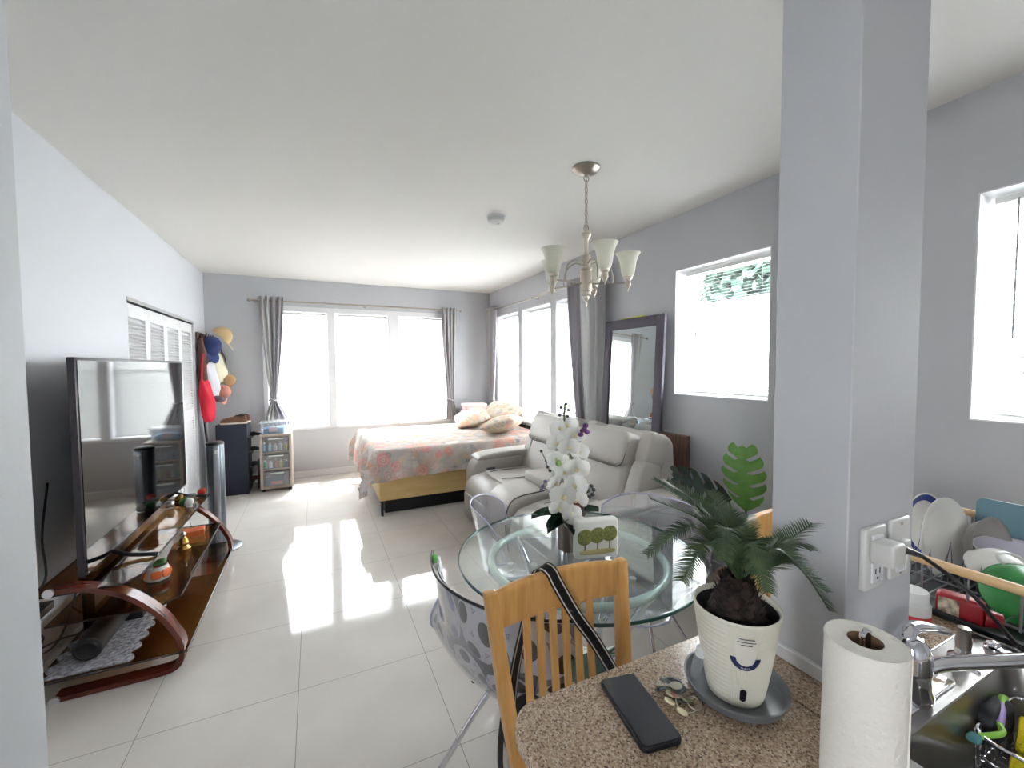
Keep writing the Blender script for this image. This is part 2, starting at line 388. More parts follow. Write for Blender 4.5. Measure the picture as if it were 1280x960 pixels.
def struct(name, mb, M, label=None):
    bm = mb.bm; me = bpy.data.meshes.new(name); bm.to_mesh(me); bm.free()
    for p in me.polygons: p.use_smooth = True
    me.set_sharp_from_angle(angle=math.radians(30)); me.materials.append(M)
    o = bpy.data.objects.new(name, me); col.objects.link(o); o['kind'] = 'structure'
    if label: o['label'] = label
    return o
def copy_tree(o, parent=None):
    c = o.copy(); col.objects.link(c); c.parent = parent
    for ch in children(o): copy_tree(ch, c)
    return c

# ================================================================= ROOM
H = 2.66; XL, XR, YB = -1.208, 2.585, 6.305
struct('floor', MB().box(-1.4, 2.9, -2.2, 6.6, -.12, 0), FLOOR)
struct('ceiling', MB().box(-1.4, 2.9, -2.2, 6.6, H, H+.15), CEIL)
def wall_open(axis, a0, a1, u0, u1, z0, z1, ops):
    mb = MB()
    us = sorted({u0, u1, *[o[0] for o in ops], *[o[1] for o in ops]})
    for ua, ub in zip(us, us[1:]):
        seg = [(o[2], o[3]) for o in ops if o[0] <= ua+1e-6 and o[1] >= ub-1e-6]; z = z0; parts = []
        for c, d in sorted(seg):
            parts.append((z, c)); z = d
        parts.append((z, z1))
        for c, d in parts:
            if d-c > 1e-5:
                if axis == 'y': mb.box(ua, ub, a0, a1, c, d)
                else: mb.box(a0, a1, ua, ub, c, d)
    return mb
struct('wall_back', wall_open('y', YB, YB+.2, -1.4, 2.9, 0, H, [(a, b, BZ0, BZ1) for a, b in BACKW]), WALL)
struct('wall_right', wall_open('x', XR, XR+.25, -2.2, YB, 0, H, RIGHTW), WALL)
mb = wall_open('x', XL-.07, XL, -2.2, YB, 0, H, [(3.93, 5.77, 0, 1.985), (-1.35, -.90, 1.20, 2.10)]); mb._merge(wall_open('x', XL-.19, XL-.07, -2.2, YB, 0, H, [(-1.35, -.90, 1.20, 2.10)]).bm)  # rear opening is unseen, added to light the near end of the room
portal((XL-.15, -1.125, 1.65), (0, -PI/2, 0), .9, .45)  # guides daylight through that added opening
struct('wall_left', mb, WHITEWALL)
struct('wall_near_left', MB().box(XL, -.40, .0, .90, 0, H), WALL)
mb = wall_open('y', -2.2, -2.0, XL, XR, 0, H, [])
struct('wall_rear', mb, WALL)
struct('wall_pillar', MB().box(.857, 1.092, .41, .548, 0, H, .002, 1), WALL)
# baseboards
struct('baseboard_back', MB().box(XL, XR, YB-.014, YB, 0, .085, .004, 1), TRIM)
struct('baseboard_left', MB().box(XL, XL+.014, .9, 3.9, 0, .085, .004, 1).box(XL, XL+.014, 5.79, YB-.014, 0, .085, .004, 1), TRIM)
struct('baseboard_right', MB().box(XR-.014, XR, .7, YB-.014, 0, .085, .004, 1), TRIM)
struct('trim_1', MB().box(.845, .857, .402, .555, .901, .928, .002, 1), TRIM)      # strip at the pillar foot on the counter
# casing around the back windows
mb = MB(); y0, y1 = YB-.012, YB
xs = [(-.60, -.55), (.18, .272), (.996, 1.127), (1.86, 1.91)]
for a, b in xs: mb.box(a, b, y0, y1, BZ0-.03, BZ1+.06, .002, 1)
for a, b in BACKW: mb.box(a, b, y0, y1, BZ1, BZ1+.06); mb.box(a, b, y0-.02, y1, BZ0-.03, BZ0)
struct('trim_2', mb, TRIM)
mb = MB(); x0, x1 = XR-.012, XR
for a, b in ((5.98, 6.03), (5.12, 5.24), (4.24, 4.36), (3.45, 3.5)): mb.box(x0, x1, a, b, .71, 2.31, .002, 1)
for a, b, c, d in RIGHTW[:3]: mb.box(x0, x1, a, b, d, 2.31); mb.box(x0-.02, x1, a, b, c-.03, c)
struct('trim_3', mb, WALL)
# windows: frame, sash bar, pane ; blinds are things of their own
def window(idx, axis, u0, u1, z0, z1, d0, d1, front):
    def bx(mb, a, b, c, d, e0, e1, bev=.002):
        if axis == 'y': mb.box(a, b, e0, e1, c, d, bev, 1)
        else: mb.box(e0, e1, a, b, c, d, bev, 1)
        return mb
    f = .035; mb = MB(); zm = (z0+z1)/2
    bx(mb, u0, u0+f, z0, z1, d0, d1); bx(mb, u1-f, u1, z0, z1, d0, d1); bx(mb, u0+f, u1-f, z0, z0+f, d0, d1); bx(mb, u0+f, u1-f, z1-f, z1, d0, d1)
    w = struct('window_%d' % idx, mb, TRIM)
    s = bx(MB(), u0+f, u1-f, zm-.02, zm+.02, d0, d1-.01); o = link('sash_bar', s, TRIM, w)
    o = link('pane', bx(MB(), u0+f, u1-f, z0+f, z1-f, (d0+d1)/2-.002, (d0+d1)/2+.002, 0), GLASS_WIN, w)
    # white liner of the reveal
    ln = MB(); t_ = .006
    fr = front
    bx(ln, u0, u0+t_, z0, z1, fr, d0, 0); bx(ln, u1-t_, u1, z0, z1, fr, d0, 0); bx(ln, u0+t_, u1-t_, z0, z0+t_, fr, d0, 0); bx(ln, u0+t_, u1-t_, z1-t_, z1, fr, d0, 0)
    link('window_sill', ln, TRIM, w)
for i, (a, b) in enumerate(BACKW): window(i+1, 'y', a, b, BZ0, BZ1, YB+.12, YB+.17, YB+.001)
for i, (a, b, c, d) in enumerate(RIGHTW): window(i+4, 'x', a, b, c, d, XR+.165, XR+.215, XR+.001)
def blind(axis, u0, u1, z0, z1, dep, label, tilt, wand, group, drop=0):
    w = 1 if axis == 'y' else -1
    loc = ((u0+u1)/2, dep, z0) if axis == 'y' else (dep, (u0+u1)/2, z0)
    t = thing('window_blind', label, 'blind', loc, 0, group); L = u1-u0-.03; Hh = z1-z0
    # local: length on x (axis y) or on y (axis x)
    rz = 0 if axis == 'y' else PI/2
    t.rotation_euler = (0, 0, rz)
    mb = MB(); n = int((Hh-.06)/.0225)
    for k in range(n):
        z = .03+k*.0225
        mb.cbox((0, 0, z), (L, .024, .0012), rot=(tilt, 0, 0))
    link('slats', mb, BLIND_B if axis == 'y' else BLIND, t)
    link('head_rail', MB().box(-L/2, L/2, -.02, .02, Hh-.035, Hh-.008, .003, 1), WHITE, t)
    link('bottom_rail', MB().box(-L/2, L/2, -.013, .013, .009, .022, .003, 1), WHITE, t)
    for x in (-L*.36, L*.36): link('ladder_cord', MB().cyl((x, -.014*w, .02), (x, -.014*w, Hh-.03), .0009, n=5), WHITE, t)
    if wand: link('tilt_wand', MB().cyl((wand*L/2, -.03*w, Hh-.62), (wand*L/2, -.025*w, Hh-.03), .004, n=6), mat('grey_wand', (150, 152, 156), .3) if 'grey_wand' not in bpy.data.materials else bpy.data.materials['grey_wand'], t)
gb = 'white blinds on the back wall windows'; gr = 'white blinds on the tall right wall windows'; gs = 'white blinds on the small square windows'
bl = ['white slatted blind behind the tied curtain, above the clear bin', 'white slatted blind in the middle back window with grey wand', 'white slatted blind in the back window nearest the room corner']
for i, (a, b) in enumerate(BACKW): blind('y', a+.007, b-.007, BZ0+.007, BZ1-.007, YB+.055, bl[i], math.radians(57), -.86, gb)
bl = ['white slatted blind in the right wall window nearest the corner above the pillows', 'white slatted blind in the middle tall window of the right wall', 'white slatted blind in the tall right wall window next to the wide curtain']
for i, (a, b, c, d) in enumerate(RIGHTW[:3]): blind('x', a+.007, b-.007, c+.007, d-.007, XR+.115, bl[i], math.radians(-4), None, gr)
a, b, c, d = RIGHTW[3]; blind('x', a+.007, b-.007, c+.007, d-.007, XR+.115, 'open white blind in the square window right of the mirror', math.radians(-12), .72, gs)
a, b, c, d = RIGHTW[4]; blind('x', a+.007, b-.007, c+.007, d-.007, XR+.115, 'open white blind in the kitchen window above the dish rack', math.radians(-12), .8, gs)
# louvered closet doors: two bifold doors of two leaves
cl = MB().box(XL-.03, XL+.004, 3.93, 5.77, 1.985, 2.015, .003, 1)
struct('trim_4', cl, mat('door_track', (170, 170, 172), .4))
lw = 1.83/4
for k in range(4):
    y0 = 3.935+k*lw; y1 = y0+lw-.006; x0, x1 = XL-.045, XL-.015; fr = .05
    mb = MB().box(x0, x1, y0, y0+fr, .015, 1.975, .003, 1).box(x0, x1, y1-fr, y1, .015, 1.975, .003, 1)
    for z0, z1 in ((.015, .16), (.95, 1.05), (1.875, 1.975)): mb.box(x0, x1, y0+fr, y1-fr, z0, z1, .003, 1)
    d = struct('door_%d' % (k+1), mb, TRIM)
    lv = MB()
    for za, zb in ((.16, .95), (1.05, 1.875)):
        z = za+.015
        while z < zb-.01:
            lv.cbox(((x0+x1)/2, (y0+fr+y1-fr)/2, z), (.036, y1-y0-2*fr, .006), rot=(0, math.radians(38), 0)); z += .028
    lv.box(x0-.004, x0, y0+.01, y1-.01, .02, 1.97)
    link('louvres', lv, TRIM, d)
    if k in (1, 2): link('knob', MB().lathe([(0, 0), (.008, .002), (.008, .014), (.016, .02), (.018, .028), (.01, .036), (0, .037)], 14, (x1, (y1-.025) if k == 1 else y0+.025, 1.0), M=Matrix.Rotation(PI/2, 4, 'Y')), WHITE, d)

# ================================================================= OUTSIDE
struct('ground', MB().box(-14, 24, -10, 30, -.5, -.15), mat('pale_concrete', (140, 139, 134), .9, rgb2=(128, 128, 122), scale=2))
HOUSEW = mat('white_stucco', (240, 240, 236), .9, bump=.2, scale=30)
nbld = thing('neighbour_house', 'white neighbouring house wall seen through the right hand windows', 'building', (6.6, 2.5, -.15))
link('wall', MB().box(6.5, 6.8, -3, 12, -.15, 2.52), HOUSEW, nbld, True)
link('wall_cap', MB().box(6.44, 6.86, -3.05, 12.05, 2.52, 2.6, .01, 1), HOUSEW, nbld, True)
tag(link('boundary_wall', MB().box(-9, 6.2, 10.2, 10.4, -.15, 1.9).box(-9, 6.2, 10.15, 10.45, 1.9, 1.97, .01, 1), HOUSEW), 'white boundary wall outside beyond the three back windows', 'wall')
t = thing('railing', 'thin grey horizontal bar railing outside the tall right windows', 'railing', (2.95, 4.75, -.15))
BARP = mat('bar_paint', (30, 30, 34), .6)
for z in (1.03, .90, .77): link('bar', MB().cyl((2.95, 3.25, z), (2.95, 6.25, z), .012, n=8), BARP, t, True)
for y in (3.25, 4.75, 6.25): link('post', MB().cyl((2.95, y, -.15), (2.95, y, 1.05), .016, n=10), BARP, t, True)
lan = thing('wall_lantern', 'small dark outdoor lantern on the white wall outside the kitchen window', 'lamp', (6.4, 1.62, 1.36))
link('cage', MB().lathe([(.05, 0), (.09, .2), (.09, .21), (.05, .01)], 6), mat('lantern_metal', (70, 66, 62), .5), lan)
link('roof', MB().lathe([(.11, .2), (.03, .29), (0, .3)], 6), bpy.data.materials['lantern_metal'], lan)
link('bracket', MB().box(0, .1, -.015, .015, .1, .13), bpy.data.materials['lantern_metal'], lan)
TREE = mat('tree_leaf', (28, 50, 42), .7, rgb2=(44, 70, 58), scale=2)
def tree(loc, h, r, n, label, seed):
    n *= 4
    rnd = random.Random(seed); t = thing('tree', label, 'tree', loc, 0, 'trees beyond the white house wall')
    cr = MB()
    for _ in range(n):
        u = rnd.uniform(-1, 1); a = rnd.uniform(0, 2*PI); q = rnd.random()**.4; s = math.sqrt(1-u*u)
        p = Vector((r*q*s*math.cos(a), r*q*s*math.sin(a), h-r*.9+r*1.15*q*u)); d = Vector((rnd.uniform(-1, 1), rnd.uniform(-1, 1), rnd.uniform(-1, .4)))
        cr.leafq(p, d, (rnd.uniform(-1, 1), rnd.uniform(-1, 1), 1), .16, .22)
    link('crown', cr, TREE, t)
    link('trunk', MB().cyl((0, 0, 0), (0, 0, h-r), .16, .1, 10), mat('bark', (90, 78, 68), .9) if 'bark' not in bpy.data.materials else bpy.data.materials['bark'], t)
tree((9.2, 5.4, -.15), 5.2, 1.9, 2600, 'leafy tree standing above the white wall outside the square window', 1)
tree((9.8, .6, -.15), 5.0, 1.7, 2200, 'leafy tree above the white wall outside the kitchen window', 2)

# ================================================================= CURTAINS
def curtain(t, name, M, axis, cx, dep, ztop, zbot, wt, wm, wb, zt, sgn, folds, amp, shift=0, shiftb=0):
    """pleated curtain panel; narrow at the tie height zt. local coordinates are world minus t.location"""
    def f(u, v):
        z = ztop+(zbot-ztop)*v; k = (ztop-z)/(ztop-zt)
        if k < 1: w = wt+(wm-wt)*(k**1.4); c = cx+shift*(k**1.4)
        else:
            q = (zt-z)/(zt-zbot); w = wm+(wb-wm)*min(1, q*1.3)**.8; c = cx+shift+(shiftb-shift)*min(1, q*1.1)
        a = amp*(.35+.65*min(1, w/wt))
        s = c+(u-.5)*w; d = dep+sgn*a*math.sin(u*2*PI*folds+.6*math.sin(v*5))
        return Vector((s, d, z)) if axis == 'y' else Vector((d, s, z))
    return link(name, MB().grid(f, 90, 40, .003), M, t, True, 60)
RODM = NICKEL
def rod(name, axis, a, b, dep, z, label, wallp):
    t = thing(name, label, 'curtain rod', ((a+b)/2, dep, z) if axis == 'y' else (dep, (a+b)/2, z))
    P = (lambda s, d, zz: (s, d, zz)) if axis == 'y' else (lambda s, d, zz: (d, s, zz))
    link('pole', MB().cyl(P(a, dep, z), P(b, dep, z), .011, n=12), RODM, t, True)
    for e, s in ((a, -1), (b, 1)):
        mb = MB(); mb.puff(P(e+s*.02, dep, z), (.045, .045, .045), 1.0, nu=14, nv=8); link('finial', mb, RODM, t, True)
    for e in (a+.04, (a+b)/2, b-.04):
        mb = MB().cyl(P(e, dep, z), P(e, wallp, z+.0), .006, n=8).cyl(P(e, wallp-.006, z), P(e, wallp, z), .022, n=14)
        link('bracket', mb, RODM, t, True)
rod('curtain_rod', 'y', -.70, 2.04, 6.2, 2.345, 'silver curtain rod above the three back windows', YB)
rod('curtain_rod', 'x', 3.22, 6.12, 2.49, 2.345, 'silver curtain rod above the tall right wall windows', XR)
cg = 'grey satin tie-back curtains'
def tieband(t, axis, c, dep, z, w):
    n = 20; P = [((c+w/2*math.cos(2*PI*k/n)), dep+.035*math.sin(2*PI*k/n)) for k in range(n)]
    pts = [(p[0], p[1], z+.01*math.sin(4*PI*k/n)) if axis == 'y' else (p[1], p[0], z) for k, p in enumerate(P)]
    link('tie_band', MB().tube(pts, .014, 8, True), CURTAIN_D, t, True)
def rings(t, axis, c, w, dep, z, n):
    for k in range(n):
        s = c+(k/(n-1)-.5)*w*.85
        pts = [(s, dep+.026*math.cos(a), z+.026*math.sin(a)) if axis == 'y' else (dep+.026*math.cos(a), s, z+.026*math.sin(a)) for a in [2*PI*j/16 for j in range(16)]]
        link('grommet', MB().tube(pts, .004, 6, True), NICKEL, t, True)
t = thing('curtain', 'grey tied curtain left of the back windows, above the clear bin', 'curtain', (-.48, 6.2, .72), 0, cg)
curtain(t, 'panel', CURTAIN, 'y', -.53, 6.2, 2.40, .72, .19, .045, .15, 1.07, 1, 3, .026, .04, -.0)
curtain(t, 'lining_panel', CURTAIN_D, 'y', -.41, 6.19, 2.40, .74, .15, .05, .15, 1.07, 1, 2.5, .024, -.06, .03)
tieband(t, 'y', -.48, 6.2, 1.07, .09); rings(t, 'y', -.48, .28, 6.2, 2.345, 5)
t = thing('curtain', 'grey tied curtain right of the back windows, near the room corner', 'curtain', (1.86, 6.2, .68), 0, cg)
curtain(t, 'panel', CURTAIN, 'y', 1.90, 6.2, 2.38, .68, .16, .07, .13, .98, 1, 3, .026, .0, .02)
curtain(t, 'lining_panel', CURTAIN_D, 'y', 1.81, 6.19, 2.38, .68, .11, .05, .12, .98, 1, 2, .024, .05, .06)
tieband(t, 'y', 1.88, 6.2, .98, .11); rings(t, 'y', 1.86, .22, 6.2, 2.345, 4)
t = thing('curtain', 'narrow grey curtain in the corner left of the tall right windows', 'curtain', (2.48, 5.99, .65), 0, cg)
curtain(t, 'panel', CURTAIN, 'x', 6.07, 2.48, 2.39, .65, .2, .08, .2, .97, 1, 3, .028, -.06, -.06)
curtain(t, 'lining_panel', CURTAIN_D, 'x', 5.90, 2.48, 2.39, .65, .15, .08, .18, .97, 1, 2, .028, .06, .05)
tieband(t, 'x', 5.99, 2.48, .97, .16); rings(t, 'x', 5.98, .34, 2.49, 2.345, 5)
t = thing('curtain', 'wide grey curtain hanging between the tall windows and the leaning mirror', 'curtain', (2.48, 3.5, .3), 0, cg)
curtain(t, 'panel', CURTAIN, 'x', 3.42, 2.49, 2.39, .3, .38, .36, .36, 1.0, 1, 3, .026, .0, .0)
curtain(t, 'lining_panel', CURTAIN_D, 'x', 3.70, 2.46, 2.39, .3, .2, .12, .2, 1.0, 1, 3, .026, -.12, -.12)
rings(t, 'x', 3.5, .5, 2.49, 2.345, 7)

# ================================================================= CEILING FITTINGS
t = thing('smoke_detector', 'round white smoke detector on the ceiling left of the chandelier', 'smoke detector', (1.313, 3.054, H-.05))
link('body', MB().lathe([(0, 0), (.045, .002), (.06, .012), (.066, .03), (.066, .04)], 28), WHITE, t)
link('base_plate', MB().lathe([(.066, .04), (.074, .042), (.074, .05), (0, .05)], 28), TRIM, t)
link('test_button', MB().cyl((.02, 0, -.003), (.02, 0, .003), .012, n=14), mat('button_grey', (190, 190, 188), .4), t)
cx, cy = 1.48, 2.09
t = thing('chandelier', 'brushed nickel chandelier with five frosted bell shades over the glass table', 'chandelier', (cx, cy, 1.85))
zb = 1.85
link('canopy', MB().lathe([(0, H-.045), (.02, H-.04), (.06, H-.028), (.082, H-.010), (.082, H), (0, H)], 32, (0, 0, -zb)), NICKEL, t)
link('stem_loop', MB().tube([(.018*math.cos(a), 0, H-.06+.018*math.sin(a)-zb) for a in [2*PI*k/16 for k in range(16)]], .003, 6, True).cyl((0, 0, H-.045-zb), (0, 0, H-.05-zb), .008, n=10), NICKEL, t)
ch = MB(); z = H-.078
k = 0
while z > 2.325:
    pts = [((.009*math.cos(a)) if k % 2 else 0, 0 if k % 2 else (.009*math.cos(a)), z-.014+.022*math.sin(a)-zb) for a in [2*PI*j/14 for j in range(14)]]
    ch.tube(pts, .0026, 5, True); z -= .034; k += 1
link('chain', ch, NICKEL, t)
link('cord', MB().tube([(.004*math.sin(zz*30), .004*math.cos(zz*30), zz-zb) for zz in [2.3+.02*i for i in range(17)]], .0018, 5), mat('clear_cord', (200, 196, 186), .4), t)
body = [(0, 0), (.004, 0), (.006, .012), (.009, .018), (.006, .03), (.018, .045), (.018, .06), (.028, .068), (.028, .085), (.034, .092), (.034, .105), (.034, .20), (.030, .208), (.036, .215), (.036, .226), (.026, .232), (.026, .30), (.014, .31), (.013, .39), (.022, .405), (.030, .42), (.026, .432), (.012, .44), (.008, .45), (0, .452)]
link('centre_column', MB().lathe(body, 30), mat('warm_nickel', (206, 196, 182), .35, .7), t)
link('hanging_loop', MB().tube([(.016*math.cos(a), 0, .462+.02*math.sin(a)) for a in [2*PI*k/16 for k in range(16)]], .003, 6, True), NICKEL, t)
# camera-aligned azimuths measured around the column
a0 = math.radians(-25.3)
for ang in (140, 212, 284, 356, 68):
    a = math.radians(ang)+a0; d = Vector((math.cos(a), math.sin(a), 0)); R_ = .245
    arm = link('arm', MB().tube([d*.03+Vector((0, 0, .135)), d*.13+Vector((0, 0, .135)), d*R_+Vector((0, 0, .135))], .005, 8)
               .tube([d*.028+Vector((0, 0, .25)), d*.08+Vector((0, 0, .265)), d*.135+Vector((0, 0, .235)), d*.155+Vector((0, 0, .185)), d*.157+Vector((0, 0, .135))], .0042, 8, smooth=5), NICKEL, t)
    c = d*R_
    link('socket', MB().lathe([(0, .085), (.004, .085), (.005, .1), (.012, .108), (.014, .118), (.018, .122), (.018, .142), (.014, .148), (.024, .156), (.026, .176), (.022, .18), (0, .18)], 20, c), bpy.data.materials['warm_nickel'], t)
    sh = link('lamp_shade', MB().lathe([(.022, .165), (.032, .175), (.040, .20), (.044, .23), (.050, .262), (.060, .29), (.072, .308), (.070, .309), (.057, .288), (.047, .262), (.041, .23), (.037, .20), (.029, .178), (.02, .168)], 30, c), SHADEGLASS, t)

# ================================================================= BED
t = thing('bed', 'double bed with pale wooden side rails under the floral quilt', 'bed', (1.52, 5.0, 0))
link('side_rail', MB().box(.56, 2.5, 4.29, 4.32, .15, .40, .004, 1), BIRCH, t, True)
link('side_rail', MB().box(.56, 2.5, 5.76, 5.79, .15, .40, .004, 1), BIRCH, t, True)
link('foot_rail', MB().box(.56, .59, 4.32, 5.76, .15, .40, .004, 1), BIRCH, t, True)
link('plinth', MB().box(.62, 2.45, 4.36, 5.72, .005, .15, .003, 1), DARK, t, True)
link('leg', MB().box(.575, .595, 4.28, 4.34, 0, .15, .002, 1), DARK, t, True)
link('leg', MB().box(.575, .595, 5.74, 5.80, 0, .15, .002, 1), DARK, t, True)
link('mattress', MB().box(.57, 2.52, 4.30, 5.78, .38, .645, .05, 4), mat('mattress_ticking', (214, 210, 204), .8), t, True)
link('headboard', MB().box(2.53, 2.56, 4.28, 5.80, 0, .70, .006, 2), DARK, t, True)
X0, X1, Y0, Y1, ZT = .53, 2.5, 4.27, 5.81, .672
def quilt(uu, vv):
    u = -.42+uu*(X1-X0+.42); v = -.34+vv*(Y1-Y0+.34+.3)
    hem = .05*math.sin(u*3+1)*max(0, min(1, u/2))
    ox = max(0, -u); oyn = max(0, -v); oyf = max(0, v-(Y1-Y0)); oy = max(oyn, oyf)
    x = X0+max(u, 0); y = Y0+min(max(v, 0), Y1-Y0)
    def dropf(o): return max(0, o-.04)+min(o, .04)*.35
    drop = dropf(ox)+dropf(oy) if ox > 0 and oy > 0 else dropf(max(ox, oy))
    if ox > 0 and oy > 0: drop = max(dropf(ox), dropf(oy))+.12*min(ox, oy)
    if oyn > 0: drop *= 1-.16*min(1, max(0, u)/1.2)
    wx = .085*(1-math.exp(-ox*9)) + min(ox, oy)*.22; wy = .035*(1-math.exp(-oy*14)) + min(ox, oy)*.22
    if ox > 0: x -= wx+.022*math.sin(v*15+1)*min(1, ox*5)
    if oyn > 0: y -= wy+.02*math.sin(u*14)*min(1, oy*5)*(.6+.4*math.sin(u*5))
    if oyf > 0: y += wy
    z = ZT-drop+.010*noise.noise(Vector((u*4, v*4, 1)))+.006*noise.noise(Vector((u*11, v*11, 5)))
    return Vector((x, y, max(z, .06)))
tag(link('quilt', MB().grid(quilt, 110, 90, .008), FLORAL, sharp=70), 'floral quilt in grey, coral and cream draped over the double bed', 'quilt')
pg = 'floral pillows on the bed'
def pillow(c, size, rot, label):
    o = link('pillow', MB().puff(c, size, .38, rot, 40, 20, .72, .012), FLORAL_P, sharp=70); tag(o, label, 'pillow', pg)
pillow((1.95, 5.44, .785), (.46, .66, .20), (math.radians(6), math.radians(-14), math.radians(-14)), 'flat floral pillow nearest the back windows, left of the other two')
pillow((2.28, 5.24, .84), (.44, .66, .19), (math.radians(8), math.radians(-34), math.radians(10)), 'floral pillow tilted up behind the front one, pointing at the window')
pillow((2.08, 4.68, .785), (.44, .62, .21), (math.radians(-6), math.radians(-16), math.radians(-38)), 'plump floral pillow at the front edge of the bed nearest the sofa')
# small cabinet in the corner with folded clothes
t = thing('bedside_cabinet', 'low dark cabinet in the corner carrying folded clothes', 'cabinet', (2.2, 6.03, 0))
link('body', MB().box(1.98, 2.42, 5.88, 6.14, .02, .74, .006, 1), DARK, t, True)
link('drawer', MB().box(2.0, 2.40, 5.865, 5.88, .4, .72, .004, 1), DARK, t, True)
link('drawer', MB().box(2.0, 2.40, 5.865, 5.88, .06, .38, .004, 1), DARK, t, True)
zc = .74
for rgb, lab, th, w in (((62, 58, 72), 'dark patterned folded cloth at the bottom of the corner clothes stack', .05, .36), ((210, 208, 214), 'white folded cloth in the corner clothes stack', .04, .38), ((226, 190, 192), 'pink folded cloth in the middle of the corner clothes stack', .05, .33), ((232, 212, 204), 'pale pink towel on top of the corner clothes stack', .05, .36)):
    tag(link('folded_cloth', MB().puff((2.19, 6.0, zc+th/2), (w, .22, th*1.1), .35), mat('cloth_'+str(rgb[1]), rgb, .9, bump=.3, scale=60), sharp=70), lab, 'cloth', 'folded clothes in the corner'); zc += th

# ================================================================= SOFA
t = thing('reclining_sofa', 'light grey leather reclining loveseat with centre console, facing the television', 'sofa', (1.9, 3.0, 0))
def sp(name, mb, M=LEATHER, par=None): return link(name, mb, M, par or t, True, 50)
sp('base', MB().box(1.5, 2.38, 2.12, 3.92, .05, .36, .03, 3))
def armprof(): return [(1.38, .05), (1.38, .44), (1.42, .54), (1.52, .585), (2.15, .60), (2.34, .56), (2.4, .40), (2.4, .05)]
for k, (a, b) in enumerate(((3.84, 4.06), (1.96, 2.18))):
    arm = sp('armrest', MB().prism(armprof(), 'y', a, b, .04, 4))
    pd = [(1.43, .565), (1.46, .60), (1.6, .625), (2.15, .64), (2.2, .63), (2.2, .58), (1.55, .56)]
    sp('arm_pad', MB().prism(pd, 'y', a-.005, b+.005, .022, 4), LEATHER, arm)
    yi = a if k == 0 else b
    sp('recline_control', MB().box(1.53, 1.62, yi-.004, yi+.004, .46, .485, .004, 2), mat('control_panel', (92, 92, 98), .3) if k == 0 else bpy.data.materials['control_panel'], arm)
for a, b in ((3.24, 3.84), (2.18, 2.80)):
    seat = [(1.30, .08), (1.28, .25), (1.30, .37), (1.36, .43), (1.5, .46), (1.75, .44), (2.1, .43), (2.14, .30), (1.5, .28), (1.42, .10)]
    sp('seat_cushion', MB().prism(seat, 'y', a+.004, b-.004, .04, 4))
    sp('footrest', MB().box(1.275, 1.34, a+.03, b-.03, .07, .30, .025, 3))
    s_ = sp('seat_cover', MB().puff((1.78, (a+b)/2, .445), (.62, b-a-.05, .07), .4))
    sp('piping', MB().tube([(1.5, a+.16, .487), (1.7, a+.14, .484), (2.02, a+.16, .472)], .0035, 6, smooth=4).tube([(1.5, b-.16, .487), (1.7, b-.14, .484), (2.02, b-.16, .472)], .0035, 6, smooth=4), PIPING, s_)
# console
sp('console', MB().prism([(1.30, .06), (1.27, .30), (1.30, .44), (1.38, .50), (1.55, .52), (2.05, .52), (2.1, .06)], 'y', 2.81, 3.23, .035, 4))
sp('console_lid', MB().puff((1.83, 3.02, .55), (.42, .40, .10), .35))
sp('console_trim', MB().tube([(1.29, 2.808, .10), (1.265, 2.808, .3), (1.29, 2.808, .44), (1.37, 2.806, .505), (1.6, 2.806, .525)], .005, 6, smooth=4), PIPING)
# backs
def backprof(dx=0, top=1.0): return [(2.02+dx, .38), (2.0+dx, .50), (2.08+dx, .76), (2.17+dx, top-.05), (2.22+dx, top), (2.31+dx, top+.005), (2.38+dx, top-.06), (2.40+dx, .6), (2.36, .12), (2.2, .12)]
for a, b in ((3.12, 3.92), (2.23, 2.97)):
    cen = (a+b)/2
    bk = sp('backrest', MB().prism(backprof(.02, .985), 'y', a+.03, b-.03, .045, 4))
    for q in (-1, 1):
        sp('side_ear', MB().puff((2.19, cen+q*.325, .885), (.19, .12, .25), .32, (0, math.radians(20), 0)), LEATHER, bk)
        sp('side_bolster', MB().puff((2.075, cen+q*.335, .60), (.20, .13, .46), .45, (0, math.radians(20), 0)), LEATHER, bk)
    tilt = math.radians(20)
    sp('back_cushion', MB().puff((2.03, cen, .60), (.15, .52, .42), .42, (0, tilt, 0)), LEATHER, bk)
    mt = Matrix.Translation((2.105, cen+.03, .86)) @ euler(0, tilt, 0); lp = []
    for k in range(48):
        a_ = 2*PI*k/48; g_s = lambda x, p: math.copysign(abs(x)**p, x); lp.append(mt @ Vector((-.045, .262*g_s(math.cos(a_), .36), .132*g_s(math.sin(a_), .36))))
    hd = sp('headrest', MB().puff((2.105, cen+.03, .86), (.20, .54, .275), .36, (0, tilt, 0)), LEATHER, bk)
    sp('piping', MB().tube([p - Vector((.035, 0, 0)) for p in lp], .004, 6, True), PIPING, hd)
    for s in (-1, 1):
        P = [(2.05, cen+s*.04, .44), (1.985, cen+s*.12, .55), (2.0, cen+s*.19, .66), (2.06, cen+s*.22, .735)]
        sp('piping', MB().tube(P, .004, 6, smooth=5), PIPING, bk)
sp('console_back', MB().prism(backprof(.02, .97), 'y', 2.975, 3.115, .03, 4))
# throw-away detail: wooden panel behind the sofa
tag(link('slatted_board', MB().box(2.49, 2.53, 2.24, 2.62, 0, .965, .003, 1).box(2.484, 2.49, 2.25, 2.33, 0, .96).box(2.484, 2.49, 2.35, 2.43, 0, .96).box(2.484, 2.49, 2.45, 2.53, 0, .96), WALNUT), 'dark slatted walnut panel standing behind the right end of the sofa', 'panel')
